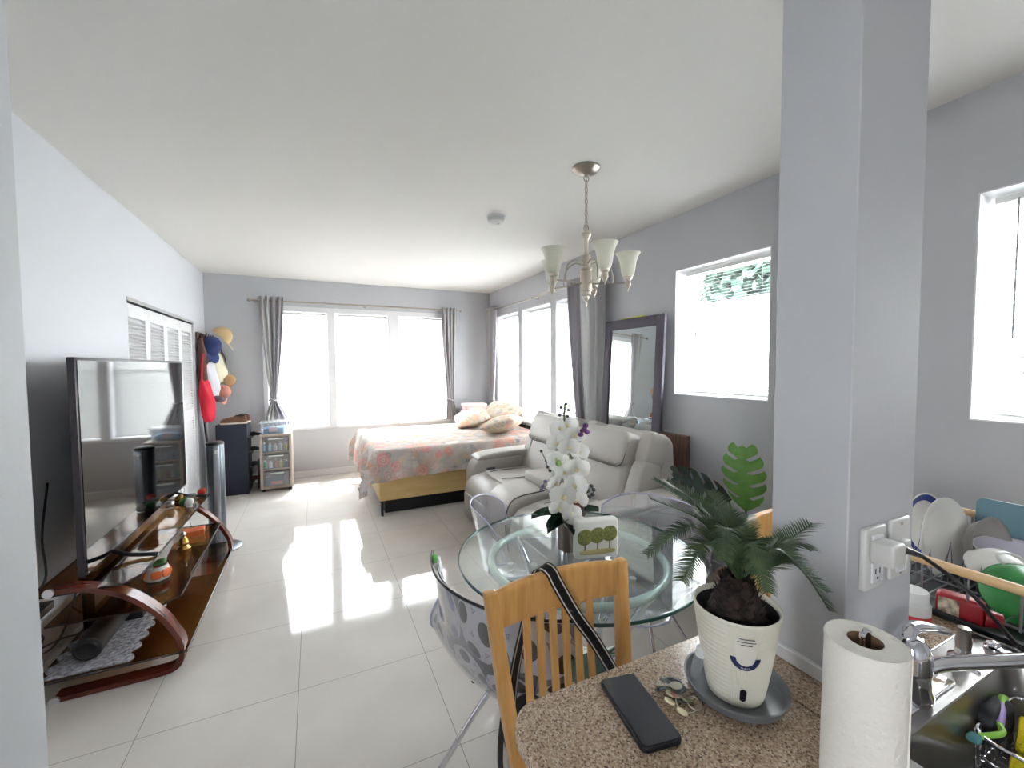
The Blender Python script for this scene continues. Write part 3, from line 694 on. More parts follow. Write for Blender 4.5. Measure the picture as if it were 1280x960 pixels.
# mirror leaning on the wall
t = thing('leaning_mirror', 'tall mirror in a dark plum frame leaning on the wall behind the sofa', 'mirror', (2.42, 2.87, 0))
lean = Matrix.Rotation(math.radians(3.0), 4, 'Y')
def mbx(*a, bev=0): return MB().box(*a, bev, 2, M=lean)
Wd, Ht, fw = .75, 1.91, .09
link('frame', MB().box(0, .03, -Wd/2, -Wd/2+fw, 0, Ht, .006, 2, lean).box(0, .03, Wd/2-fw, Wd/2, 0, Ht, .006, 2, lean).box(0, .03, -Wd/2+fw, Wd/2-fw, 0, fw, .006, 2, lean).box(0, .03, -Wd/2+fw, Wd/2-fw, Ht-fw, Ht, .006, 2, lean), MIRFRAME, t)
link('mirror_glass', mbx(.012, .016, -Wd/2+fw-.005, Wd/2-fw+.005, fw-.005, Ht-fw+.005), MIRROR, t)
link('backing', mbx(.02, .028, -Wd/2+.02, Wd/2-.02, .02, Ht-.02), DARK, t)
tag(link('yellow_strap', MB().box(2.50, 2.54, 2.72, 3.0, 1.905, 1.916, .003, 1), mat('yellow_green', (206, 208, 110), .7)), 'yellow-green strip lying on top of the mirror frame', 'strip')

# ================================================================= TELEVISION AND STAND
t = thing('television', 'large black flat television standing on the curved wooden stand', 'television', (-1.0, 3.41, .52))
link('screen', MB().box(-.979, -.976, 2.575, 4.245, .545, 1.535), TVSCREEN, t, True)
link('bezel', MB().box(-1.008, -.98, 2.56, 4.26, .53, 1.55, .004, 2), TVBEZEL, t, True)
link('rear_housing', MB().prism([(2.75, .56), (4.05, .56), (4.0, 1.1), (2.8, 1.1)], 'x', -1.05, -1.008, .01, 2), BLACK, t, True)
for y in (2.85, 3.97):
    link('foot', MB().tube([(-.995, y, .545), (-.9, y-.02, .512), (-.78, y-.04, .5)], .011, 8, smooth=4).tube([(-.995, y, .545), (-1.07, y, .512), (-1.12, y, .5)], .011, 8, smooth=4), BLACK, t, True)
t = thing('television_stand', 'curved cherry wood stand with three smoked glass shelves under the television', 'television stand', (-.86, 3.2, 0))
prof = [(-1.09, .012), (-.95, .012), (-.78, .012), (-.69, .014), (-.645, .03), (-.625, .07), (-.628, .14), (-.655, .21), (-.70, .29), (-.77, .375), (-.84, .435), (-.92, .475), (-1.0, .498), (-1.10, .505)]
for y in (2.545, 3.87):
    arc = link('curved_side', MB().ribbon(spline([(x, y, z) for x, z in prof], 4), (0, 1, 0), .07, .022), CHERRY, t, True)
    for z in (.012, .505): link('end_cap', MB().cyl((-1.085, y-.043, z), (-1.085, y-.03, z), .019, n=18), mat('silver_cap', (205, 205, 205), .3, .8) if 'silver_cap' not in bpy.data.materials else bpy.data.materials['silver_cap'], arc, True)
    link('rear_post', MB().box(-1.135, -1.12, y+(.42 if y < 3 else -.42)-.05, y+(.42 if y < 3 else -.42)+.05, 0, .482, .003, 1), BLACK, t, True)
def shelf(pts, z, name='glass_shelf'):
    o = link(name, MB().prism(pts, 'z', z, z+.008, .0015, 1), AMBER_GLASS, t, True)
    mb = MB()
    n = len(pts)
    for k in range(n):
        a, b = pts[k], pts[(k+1) % n]; mb.tube([(a[0], a[1], z+.004), (b[0], b[1], z+.004)], .005, 6)
    link('shelf_edge', mb, mat('dark_glass_edge', (46, 28, 26), .2) if 'dark_glass_edge' not in bpy.data.materials else bpy.data.materials['dark_glass_edge'], o, True)
shelf([(-1.15, 2.5), (-.60, 2.5), (-.60, 3.72), (-.66, 3.95), (-1.15, 3.95)], .10)
shelf([(-1.15, 2.62), (-.74, 2.60), (-.66, 2.68), (-.68, 3.82), (-1.15, 3.86)], .30)
shelf([(-1.16, 2.52), (-.84, 2.52), (-.79, 2.6), (-.78, 4.02), (-1.16, 4.06)], .482)
# things on the stand
tag(link('shag_mat', MB().grid(lambda u, v: Vector((-1.13+.3*u+.015*math.sin(v*40), 2.52+.62*v, .118+.012*noise.noise(Vector((u*30, v*60, 0))))), 30, 60, .012), mat('grey_shag', (120, 122, 132), 1, rgb2=(200, 200, 206), scale=60, bump=1)), 'fluffy grey mat on the lowest shelf of the television stand', 'mat')
t2 = thing('bluetooth_speaker', 'black cylindrical speaker lying on the fluffy grey mat', 'speaker', (-.99, 2.66, .185))
link('body', MB().cyl((0, -.09, 0), (0, .28, 0), .055, n=28), DARK, t2)
link('end_cone', MB().lathe([(0, .0), (.02, .004), (.036, .012), (.044, .004), (.05, .004), (.055, 0)], 28, (0, -.09, 0), M=Matrix.Rotation(PI/2, 4, 'X')), BLACK, t2)
t2 = thing('decorated_cup', 'white cup with orange patches on the middle shelf of the stand', 'cup', (-.83, 2.96, .309))
link('body', MB().lathe([(0, 0), (.055, 0), (.06, .01), (.048, .075), (.046, .075), (.054, .012), (0, .008)], 26), WHITE, t2)
for a in (-30, 40, 110, 200, 280): 
    aa = math.radians(a); link('patch', MB().puff((.055*math.cos(aa), .055*math.sin(aa), .035), (.012, .05, .045), .6, (0, -.2, aa)), mat('orange_print', (226, 112, 60), .5) if 'orange_print' not in bpy.data.materials else bpy.data.materials['orange_print'], t2)
link('green_sprig', MB().puff((.01, .01, .085), (.06, .05, .03), .9, bumps=.02), mat('sprig_green', (70, 120, 60), .6), t2)
t2 = thing('gold_figurine', 'small shiny gold figurine on the middle shelf of the stand', 'figurine', (-.80, 3.35, .309))
GOLD = mat('gold', (206, 160, 84), .25, .9)
link('body', MB().lathe([(0, 0), (.035, 0), (.038, .012), (.022, .03), (.03, .05), (.02, .075), (.008, .085), (0, .085)], 18, sx=1, sy=1.2), GOLD, t2)
link('head', MB().puff((0, 0, .10), (.034, .034, .036), 1), mat('bright_silver', (230, 230, 226), .15, .8), t2)
for x, y, sx, sy, r, lab in ((-.98, 3.35, .21, .30, .1, 'white printed sheet of paper on the middle glass shelf'), (-.93, 3.62, .15, .21, -.2, 'small white leaflet at the far end of the middle glass shelf')):
    tag(link('paper_sheet', MB().cbox((x, y, .3105), (sx, sy, .0015), rot=(0, 0, r)), PAPER), lab, 'paper')
tag(link('orange_box', MB().cbox((-.80, 3.62, .33), (.12, .1, .04), .003, 1, (0, 0, .2)), bpy.data.materials['orange_print']), 'orange flat box at the far front corner of the middle shelf', 'box')
t2 = thing('media_box', 'black media box with red lights under the television', 'media box', (-1.0, 3.08, .108))
link('body', MB().box(-.11, .11, -.16, .16, .006, .05, .004, 2), BLACK, t2)
link('display', MB().box(.1105, .1115, -.06, .02, .02, .032), mat('red_display', (190, 40, 36), .3), t2)
for dy in (-.12, .12): link('foot', MB().cyl((.05, dy, 0), (.05, dy, .007), .012, n=10), BLACK, t2)
# trinkets on the top shelf
rt = random.Random(3); gg = 'ornaments at the far end of the top glass shelf'
labs = ['small clear glass ornament on the far end of the top shelf', 'small gold ornament on the far end of the top shelf', 'small green leafy ornament on the top shelf', 'white ceramic dish on the top shelf', 'small red flower ornament at the far corner of the top shelf', 'silver ball ornament beside the television foot']
mats = [CLEARBIN, GOLD, bpy.data.materials['sprig_green'], WHITE, mat('red_ornament', (190, 44, 36), .4), bpy.data.materials['bright_silver']]
pos = [(-.86, 3.86), (-.93, 3.84), (-.88, 3.74), (-.84, 3.70), (-.82, 3.97), (-.95, 3.70)]
for i, (x, y) in enumerate(pos):
    q = thing('ornament', labs[i], 'ornament', (x, y, .491), 0, gg)
    link('foot', MB().lathe([(0, 0), (.02, 0), (.022, .006), (.008, .012), (0, .012)], 14), mats[i], q)
    link('top', MB().puff((0, 0, .035), (.055, .05, .05), .9, bumps=.012), mats[i], q)
# cables
t2 = thing('power_strip', 'black power adapter block hanging behind the near end of the stand', 'power adapter', (-1.13, 2.54, .42))
link('body', MB().cbox((0, 0, 0), (.05, .12, .035), .004, 2, (0, 0, 0)), BLACK, t2)
cables = [[(-1.17, 2.75, .95), (-1.16, 2.66, .72), (-1.12, 2.58, .56), (-1.13, 2.5, .5)], [(-1.13, 2.5, .42), (-1.14, 2.52, .34), (-1.15, 2.6, .26), (-1.16, 2.46, .22), (-1.17, 2.42, .24)], [(-1.15, 2.55, .24), (-1.13, 2.7, .2), (-1.12, 2.85, .14), (-1.1, 3.0, .13)], [(-1.14, 2.5, .46), (-1.18, 2.42, .4), (-1.15, 2.5, .25), (-1.12, 2.66, .22), (-1.13, 2.9, .40)]]
cl_ = ['black cable dropping behind the near edge of the television', 'black cable looping below the adapter at the wall', 'black cable running low behind the stand to the media box', 'thin black cable tangled behind the near stand end']
for p, l_ in zip(cables, cl_): tag(link('power_cable', MB().tube(p, .005, 6, smooth=8), BLACK), l_, 'cable', 'cables behind the television stand')
# tower fan
t = thing('tower_fan', 'tall grey tower fan with round base beyond the television stand', 'fan', (-.75, 4.12, 0))
link('base', MB().lathe([(0, 0), (.165, 0), (.168, .006), (.15, .014), (.05, .022), (0, .022)], 40), GREYFAN, t)
link('body', MB().lathe([(.055, .022), (.062, .04), (.062, .875), (.056, .885), (0, .885)], 36, sx=1.0, sy=1.0), GREYFAN, t)
link('top_panel', MB().lathe([(0, .892), (.05, .892), (.062, .884), (.064, .87), (.0, .87)], 36), BLACK, t)
link('side_strip', MB().box(.045, .068, -.022, .022, .06, .86, .006, 2, Matrix.Rotation(math.radians(-75), 4, 'Z')), mat('silver_grille', (156, 160, 168), .3, .6), t)
link('badge', MB().box(.062, .07, -.012, .012, .80, .83, .003, 1, Matrix.Rotation(math.radians(-75), 4, 'Z')), WHITE, t)
tag(link('white_cable', MB().tube([(-1.17, 4.38, .35), (-1.12, 4.33, .7), (-1.04, 4.31, .5), (-.95, 4.28, .1), (-.9, 4.15, .02)], .004, 6, smooth=8), WHITE), 'white cable hanging between the television and the tower fan', 'cable')

# ================================================================= CORNER: shoe cabinet, drawers, hats
t = thing('shoe_rack', 'dark navy fabric covered shoe rack standing in the corner', 'shoe rack', (-.89, 5.9, 0))
link('cover', MB().box(-1.04, -.73, 5.76, 6.1, 0, .83, .006, 2), NAVYBOX, t, True)
for k in range(4): link('shelf', MB().box(-.73, -.68, 5.78, 6.06, .12+k*.18, .13+k*.18, .002, 1), DARK, t, True)
SHOE = mat('brown_suede', (112, 78, 62), .85, bump=.2, scale=200); SOLE = mat('cream_sole', (222, 208, 190), .7)
def shoe(loc, rz, label, upper, sole, grp, s=1.0):
    t = thing('shoe', label, 'shoe', loc, rz, grp)
    def soleo(u, w=1.0):
        return .042*w*s*(1-.25*math.exp(-((u-.35)/.16)**2))*(max(0, 1-abs(2*u-1)**5))**.5
    def f(k, v):
        n = [0]; u = .5-.5*math.cos(v*PI); return Vector((0, 0, 0))
    b = MB()
    pts = [((u-.5)*.28*s, soleo(u)) for u in [.5-.5*math.cos(PI*i/20) for i in range(21)]]
    poly = pts+[(x, -y) for x, y in pts[-2:0:-1]]
    link('sole', MB().prism(poly, 'z', 0, .022*s, .003, 1), sole, t)
    def up(a, v):
        u = .5-.5*math.cos(v*PI); th = PI*a
        hgt = (.085 if u < .38 else .085-(u-.38)*.12 if u < .62 else .056*math.sqrt(max(0, 1-((u-.62)/.38)**2.4)))*s
        w = soleo(u)*.97
        hgt *= min(1, (u/.05)**.5 if u > 0 else 0); hgt -= .018*s*math.exp(-((u-.22)/.1)**2)
        return Vector(((u-.5)*.27*s, w*math.cos(th), .02*s+hgt*math.sin(th)**.8))
    link('upper', MB().grid(up, 18, 26), upper, t, sharp=70)
    link('opening', MB().puff((-.065*s, 0, .098*s), (.10*s, .05*s, .02*s), .9), DARK, t)
    lc = MB()
    for i in range(4): lc.tube([((.0+.016*i)*s, -.022*s, (.093-.006*i)*s), ((.0+.016*i)*s, 0, (.104-.006*i)*s), ((.0+.016*i)*s, .022*s, (.093-.006*i)*s)], .002, 5)
    link('laces', lc, sole, t)
    return t
shoe((-.87, 5.83, .831), PI+.0, 'brown suede shoe on the navy shoe rack, nearer of the pair', SHOE, SOLE, 'shoes on top of the rack')
shoe((-.85, 5.95, .831), PI+.0, 'brown suede shoe on the navy shoe rack, behind its pair', SHOE, SOLE, 'shoes on top of the rack')
BLK = mat('black_shoe', (30, 28, 30), .6); RED = mat('dark_red_shoe', (110, 46, 50), .7)
for k in range(4):
    shoe((-.655, 5.9, .132+k*.18), .05, ['dark red shoe', 'black shoe', 'black shoe', 'black shoe'][k]+[' on the lowest side shelf of the shoe rack', ' on the second side shelf of the shoe rack', ' on the third side shelf of the shoe rack', ' on the highest side shelf of the shoe rack'][k], RED if k == 0 else BLK, DARK, 'shoes on the side shelves', .45)
tag(link('brown_box', MB().box(-.66, -.58, 5.95, 6.25, 0, .34, .004, 1), mat('brown_card', (96, 66, 58), .8)), 'dark brown box on the floor between shoe rack and drawer tower', 'box')
t = thing('drawer_tower', 'beige plastic tower of three clear drawers under the tied curtain', 'drawer unit', (-.44, 5.92, 0))
BEI = mat('beige_plastic', (178, 163, 150), .5)
x0, x1, y0, y1 = -.61, -.27, 5.74, 6.1
link('frame', MB().box(x0, x0+.03, y0, y1, .03, .68, .004, 1).box(x1-.03, x1, y0, y1, .03, .68, .004, 1).box(x0+.03, x1-.03, y0+.01, y1, .03, .06).box(x0, x1, y0, y1, .66, .69, .006, 1).box(x0+.03, x1-.03, y0+.01, y1, .255, .27).box(x0+.03, x1-.03, y0+.01, y1, .46, .475).box(x0+.03, x1-.03, y1-.01, y1, .06, .66), BEI, t, True)
for x in (x0+.03, x1-.03): link('foot', MB().cyl((x, y0+.04, 0), (x, y0+.04, .032), .02, n=12), DARK, t, True)
for x in (x0+.03, x1-.03): link('foot', MB().cyl((x, y1-.04, 0), (x, y1-.04, .032), .02, n=12), DARK, t, True)
for k, z in enumerate((.065, .275, .48)):
    d = link('drawer', MB().box(x0+.035, x1-.035, y0-.004, y0+.004, z, z+.175, .003, 1).box(x0+.035, x0+.039, y0, y1-.03, z, z+.15).box(x1-.039, x1-.035, y0, y1-.03, z, z+.15).box(x0+.035, x1-.035, y0, y1-.03, z, z+.004), CLEARBIN, t, True)
    link('handle', MB().box(-.52, -.36, y0-.018, y0-.004, z+.148, z+.162, .004, 1), mat('white_handle', (226, 224, 220), .4) if k == 0 else bpy.data.materials['white_handle'], d, True)
rb = random.Random(5); cols = [(80, 150, 190), (226, 226, 226), (70, 160, 90), (220, 190, 80), (200, 130, 90), (60, 74, 110), (180, 206, 220), (214, 84, 60)]
names = ['blue', 'white', 'green', 'yellow', 'tan', 'navy', 'pale blue', 'red-orange']
for i, c_ in enumerate(cols): mat('item_'+names[i], c_, .5)
for k, (z, seq) in enumerate(((.485, (0, 6, 1, 1, 3)), (.280, (2, 1, 4, 3, 5)))):
    for j, q in enumerate(seq):
        x = -.56+j*.055; h = .10-.012*((j*7+k) % 3)
        b_ = thing('bottle', '%s bottle in the %s clear drawer, %s from the left' % (names[q], ('top', 'middle')[k], ('first', 'second', 'third', 'fourth', 'fifth')[j]), 'bottle', (x, 5.79, z+.001), 0, 'bottles in the clear drawers')
        link('body', MB().lathe([(0, 0), (.02, 0), (.021, .005), (.021, h*.75), (.01, h*.85), (.01, h*.9), (0, h*.9)], 14), bpy.data.materials['item_'+names[q]], b_)
        link('cap', MB().cyl((0, 0, h*.88), (0, 0, h*1.05), .011, n=12), WHITE, b_)
tag(link('storage_box', MB().box(-.56, -.36, 5.77, 5.95, .07, .16, .006, 1), bpy.data.materials['item_navy']), 'blue box inside the lowest clear drawer', 'box')
tag(link('red_packet', MB().box(-.50, -.38, 5.755, 5.768, .08, .115, .003, 1), bpy.data.materials['item_red-orange']), 'red packet at the front of the lowest clear drawer', 'packet')
t = thing('clear_bin', 'clear plastic bin full of items on top of the drawer tower', 'storage bin', (-.45, 5.9, .69))
def tub(x0, x1, y0, y1, z0, z1, th=.004, fl=.015):
    mb = MB()
    mb.prism([(x0+fl, z0), (x1-fl, z0), (x1, z1), (x1-th, z1), (x1-fl-th, z0+th), (x0+fl+th, z0+th), (x0+th, z1), (x0, z1)], 'y', y0+th, y1-th)
    mb.box(x0+fl*.5, x1-fl*.5, y0, y0+th, z0, z1); mb.box(x0+fl*.5, x1-fl*.5, y1-th, y1, z0, z1); return mb
link('body', tub(-.15, .13, -.13, .15, 0, .13), CLEARBIN, t)
link('lid', MB().box(-.16, .15, -.14, .16, .132, .142, .004, 1, Matrix.Rotation(math.radians(-3), 4, 'Y')), CLEARBIN, t)
link('handle_clip', MB().box(-.158, -.15, -.04, .05, .09, .14, .003, 1), WHITE, t)
tag(link('blue_packet', MB().box(-.57, -.36, 5.80, 5.96, .697, .76, .01, 2), bpy.data.materials['item_blue']), 'blue packet lying in the clear bin on the drawers', 'packet')
tag(link('label_card', MB().box(-.51, -.42, 5.785, 5.792, .715, .775, .002, 1), mat('card_pink', (220, 186, 176), .6)), 'pale printed card at the front of the clear bin', 'card')
# hooks with hats and bags on the left wall near the corner
t = thing('hook_rail', 'wooden hook rail on the wall in the corner, hung with hats and bags', 'hook rail', (XL+.01, 6.03, 1.86))
link('board', MB().box(0, .018, -.22, .22, -.04, .04, .004, 1), WALNUT, t)
for y in (-.15, -.03, .09, .19): link('hook', MB().tube([(.018, y, 0), (.06, y, -.01), (.085, y, .01), (.088, y, .035)], .005, 6, smooth=4), BLACK, t)
def cap(loc, rz, rx, M, label, s=1.0, tiltm=0):
    t = thing('cap', label, 'cap', loc, rz, 'hats on the corner hooks')
    T = Matrix.Rotation(rx, 4, 'Y')
    def f(u, v):
        a = 2*PI*u; r = math.sin(v*PI/2); return T @ Vector((.095*s*r*math.cos(a), .085*s*r*math.sin(a), .11*s*math.cos(v*PI/2)))
    link('crown', MB().grid(f, 30, 12, .003, closed_u=True), M, t, sharp=60)
    def g(u, v):
        a = (u-.5)*2.3; r0 = .09*s; return T @ Vector((r0*math.cos(a)+.075*s*v*math.cos(a*.5), .085*s*math.sin(a)*(1-.06*v), -.022*v*s*math.cos(a)+.002))
    link('peak', MB().grid(g, 16, 6, .004), M, t, sharp=60)
    link('button', MB().puff(T @ Vector((0, 0, .112*s)), (.014, .014, .008), 1), M, t)
TAN = mat('tan_cotton', (206, 178, 134), .9); NAVY = mat('navy_cotton', (46, 60, 108), .9); CREAM = mat('cream_canvas', (224, 218, 192), .9, bump=.2, scale=120); TAN2 = mat('camel_cotton', (176, 138, 100), .9); PINK = mat('salmon_cotton', (206, 142, 124), .9); REDC = mat('red_fabric', (206, 26, 52), .75); WHT = mat('white_fabric', (206, 208, 214), .85)
BROWNJ = mat('brown_jacket', (86, 58, 50), .8)
cap((-1.01, 6.07, 1.86), .1, .75, TAN, 'tan cap on the topmost hook in the corner', 1.2)
cap((-1.10, 5.93, 1.74), -.5, 1.1, NAVY, 'navy blue cap hanging left of the tan cap', 1.25)
cap((-.98, 6.12, 1.33), .0, 1.2, TAN2, 'camel coloured cap hanging at the right of the bags', .95)
cap((-1.01, 6.05, 1.20), -.4, 1.3, PINK, 'salmon pink cap hanging below the cream bag', .9)
def bag(name, label, cat, loc, w, h, d, M, rz, strapM, sl=.3, rx=0):
    t = thing(name, label, cat, loc, rz)
    def f(u, v):
        a = 2*PI*u; z = -h*v; k = (math.sin(min(1, v*1.05)*PI*.5)**.5)*(1-.85*max(0, v-.9)*10*.6); ww = w/2*(.55+.45*k if v < .92 else .55+.45*k)
        dd = d/2*(.3+.7*math.sin(v*PI)**.7)
        sg = lambda x, p: math.copysign(abs(x)**p, x)
        return Vector((sg(math.cos(a), .7)*dd+.005*math.sin(z*22+a*2), sg(math.sin(a), .7)*ww+rx*v, z+.01*math.sin(a*5)))
    mb = MB().grid(f, 30, 22, closed_u=True)
    link('body', mb, M, t, sharp=70)
    link('strap', MB().tube([(0, -w*.3, -.02), (0, -w*.15, sl*.8), (0, 0, sl), (0, w*.15, sl*.8), (0, w*.3, -.02)], .008, 6, smooth=5), strapM, t)
bag('tote_bag', 'cream canvas bag hanging under the caps in the corner', 'bag', (-1.04, 6.04, 1.66), .24, .36, .12, CREAM, -.6, DARK, .18)
bag('cloth_bag', 'white cloth bag hanging beside the red bag', 'bag', (-1.10, 5.9, 1.56), .20, .46, .10, WHT, -.5, WHT, .2, .05)
bag('red_bag', 'bright red fabric bag hanging lowest on the corner hooks', 'bag', (-1.13, 5.80, 1.35), .17, .48, .12, REDC, -.4, REDC, .3, .06)
bag('brown_jacket', 'dark brown garment hanging beside the closet doors', 'jacket', (-1.15, 5.84, 1.86), .12, .75, .09, BROWNJ, -.2, BLACK, .02)
tag(link('grey_pouch', MB().puff((-1.05, 5.98, 1.13), (.16, .2, .07), .7, (0, .3, 0)), mat('grey_cloth', (104, 94, 100), .9)), 'dark grey pouch hanging below the white cloth bag', 'pouch')
tag(link('black_strap', MB().ribbon(spline([(-1.16, 5.84, .98), (-1.15, 5.85, .8), (-1.14, 5.86, .64)], 5), (0, 1, 0), .06, .012), BLACK), 'black strap dangling below the red bag', 'strap')
tag(link('belt', MB().ribbon(spline([(-1.05, 6.02, 1.78), (-.97, 6.05, 1.62), (-.96, 6.08, 1.42)], 5), (0, 1, 0), .035, .006), mat('dark_belt', (50, 34, 32), .5)), 'dark brown belt hanging in front of the cream bag', 'belt')
t = thing('light_switch', 'white wall switch on the left wall', 'switch', (XL, 3.85, 1.1))
link('plate', MB().box(0, .006, -.036, .036, -.058, .058, .003, 2), WHITE, t); link('rocker', MB().box(.006, .01, -.016, .016, -.03, .03, .002, 1), WHITE, t)

# ================================================================= DINING TABLE
tx, ty, tr, tz = .945, 1.395, .475, .735
t = thing('dining_table', 'round glass dining table with a ring base', 'table', (tx, ty, 0))
link('glass_top', MB().lathe([(0, tz), (tr, tz), (tr, tz+.010), (0, tz+.010)], 96), GLASS_TABLE, t)
link('glass_rim', MB().lathe([(tr-.0015, tz), (tr+.002, tz), (tr+.003, tz+.005), (tr+.002, tz+.010), (tr-.0015, tz+.010)], 96), GLASS_EDGE, t)
RINGM = mat('frosted_ring', (206, 220, 214), .25, .3)
rr = .345
link('support_ring', MB().tube([(rr*math.cos(2*PI*k/72), rr*math.sin(2*PI*k/72), tz-.02) for k in range(72)], .0155, 14, True), RINGM, t)
link('floor_ring', MB().tube([(.30*math.cos(2*PI*k/64), .30*math.sin(2*PI*k/64), .018) for k in range(64)], .014, 12, True), CHROME, t)
for k in range(4):
    a = math.radians(20+90*k); d = Vector((math.cos(a), math.sin(a), 0))
    link('leg', MB().tube([d*rr+Vector((0, 0, tz-.02)), d*.27+Vector((0, 0, .60)), d*.17+Vector((0, 0, .36)), d*.22+Vector((0, 0, .14)), d*.30+Vector((0, 0, .018))], .013, 12, smooth=8), CHROME, t)

# ================================================================= CLEAR SHELL CHAIRS
prof_c = spline([(.25, 0, .395), (.20, 0, .425), (.08, 0, .425), (-.06, 0, .412), (-.15, 0, .432), (-.205, 0, .50), (-.235, 0, .62), (-.27, 0, .80)], 6)
def shellf(inset=0, w=.56, kb=.13, ks=.10, top=1.0, front=0.0, rnd=0):
    N = len(prof_c)-1
    def f(u, v):
        s = (front+(top-front)*v)*N; i = min(int(s), N-1); p = prof_c[i].lerp(prof_c[i+1], s-i)
        tt = 2*u-1; q = abs(tt)**2.2
        q_b = min(1, max(0, (p.z-.42)/.2)) if p.x < -.1 else 0
        tan = (prof_c[min(i+1, N)]-prof_c[i]).normalized(); nn = Vector((-tan.z, 0, tan.x))
        if nn.z < 0 and p.x > 0: nn = -nn
        nn = Vector((1, 0, 0))*q_b+Vector((0, 0, 1))*(1-q_b)*.9
        k = v
        ww = w*(.86+.14*min(1, max(0, v-.35)/.5)); 
        off = (kb*q_b+ks*(1-q_b))*q
        inn = Vector((.6*q_b+.2*(1-q_b), 0, .9*(1-q_b)+.2*q_b)).normalized()*inset
        return Vector((p.x, 0, p.z-rnd*abs(tt)**5*max(0, (s/N-.75)/.25)))+nn*off+Vector((0, tt*ww/2*(1-inset*1.5), 0))+inn
    return f
def shell_chair(label, loc, rz, s=1.0, rnd=0, w=.56, kb=.13):
    t = thing('shell_chair', label, 'chair', loc, rz, 'clear shell chairs around the glass table'); t.scale = (1, 1, s)
    sh = link('shell', MB().grid(shellf(w=w, kb=kb, rnd=rnd), 40, 60, .006), CLEAR, t, sharp=70)
    f = shellf(w=w, kb=kb, rnd=rnd); edge = [f(i/24, 1.0) for i in range(25)]+[f(1, 1-j/30) for j in range(1, 31)]+[f(1-i/24, 0) for i in range(1, 25)]+[f(0, j/30) for j in range(1, 30)]
    link('shell_rim', MB().tube(edge, .0042, 6, True), mat('acrylic_edge', (196, 198, 220), .15) if 'acrylic_edge' not in bpy.data.materials else bpy.data.materials['acrylic_edge'], sh)
    link('hub', MB().cyl((0, 0, .36), (0, 0, .405), .05, n=20), CHROME, t)
    for k in range(4):
        a = math.radians(45+90*k); d = Vector((math.cos(a), math.sin(a), 0))
        lg = link('leg', MB().tube([d*.03+Vector((0, 0, .378)), d*.10+Vector((0, 0, .372)), d*.33+Vector((0, 0, .012))], .010, 12, smooth=5), CHROME, t)
        link('leg_cap', MB().cyl(d*.33+Vector((0, 0, 0)), d*.333+Vector((0, 0, .02)), .014, n=12), BLACK, lg)
        link('screw_cap', MB().cyl(d*.09+Vector((0, 0, .424)), d*.09+Vector((0, 0, .436)), .017, n=16), WHITE, t)
    return t
shell_chair('clear acrylic shell chair behind the left of the glass table', (.965, 1.93, 0), math.atan2(-.44, .9), .985, w=.5, kb=.16, rnd=.09)
shell_chair('clear acrylic shell chair at the far right of the glass table, partly behind the palm', (1.37, 1.50, 0), math.atan2(-.38, -.91)-0, 1.02, rnd=.07)
c3 = shell_chair('clear shell chair lined with a football print cover, at the front left of the table', (.635, 1.28, 0), math.radians(22), 1.0, w=.64)
cf = shellf(inset=.012, w=.62, top=.985, front=.05)
cov = MB().grid(cf, 40, 50, .007, uvs=lambda a, b: (a*.56, b*.80))
cv = link('football_cover', cov, FOOTBALL, c3, sharp=70)
cf2 = shellf(inset=.014, w=.625, top=.988, front=.05)
link('cover_piping', MB().tube([cf2(i/24, 1) for i in range(1, 24)], .004, 6), BLACK, cv)
link('rim_edge', MB().tube([shellf(w=.64)(i/24, 1.0)+Vector((0, 0, .003)) for i in range(25)], .005, 6), BLACK, c3)
link('cover_knot', MB().puff(shellf(w=.64)(.90, 1.0)+Vector((.012, 0, .01)), (.018, .018, .035), .8), mat('knot_green', (110, 190, 90), .7), cv)

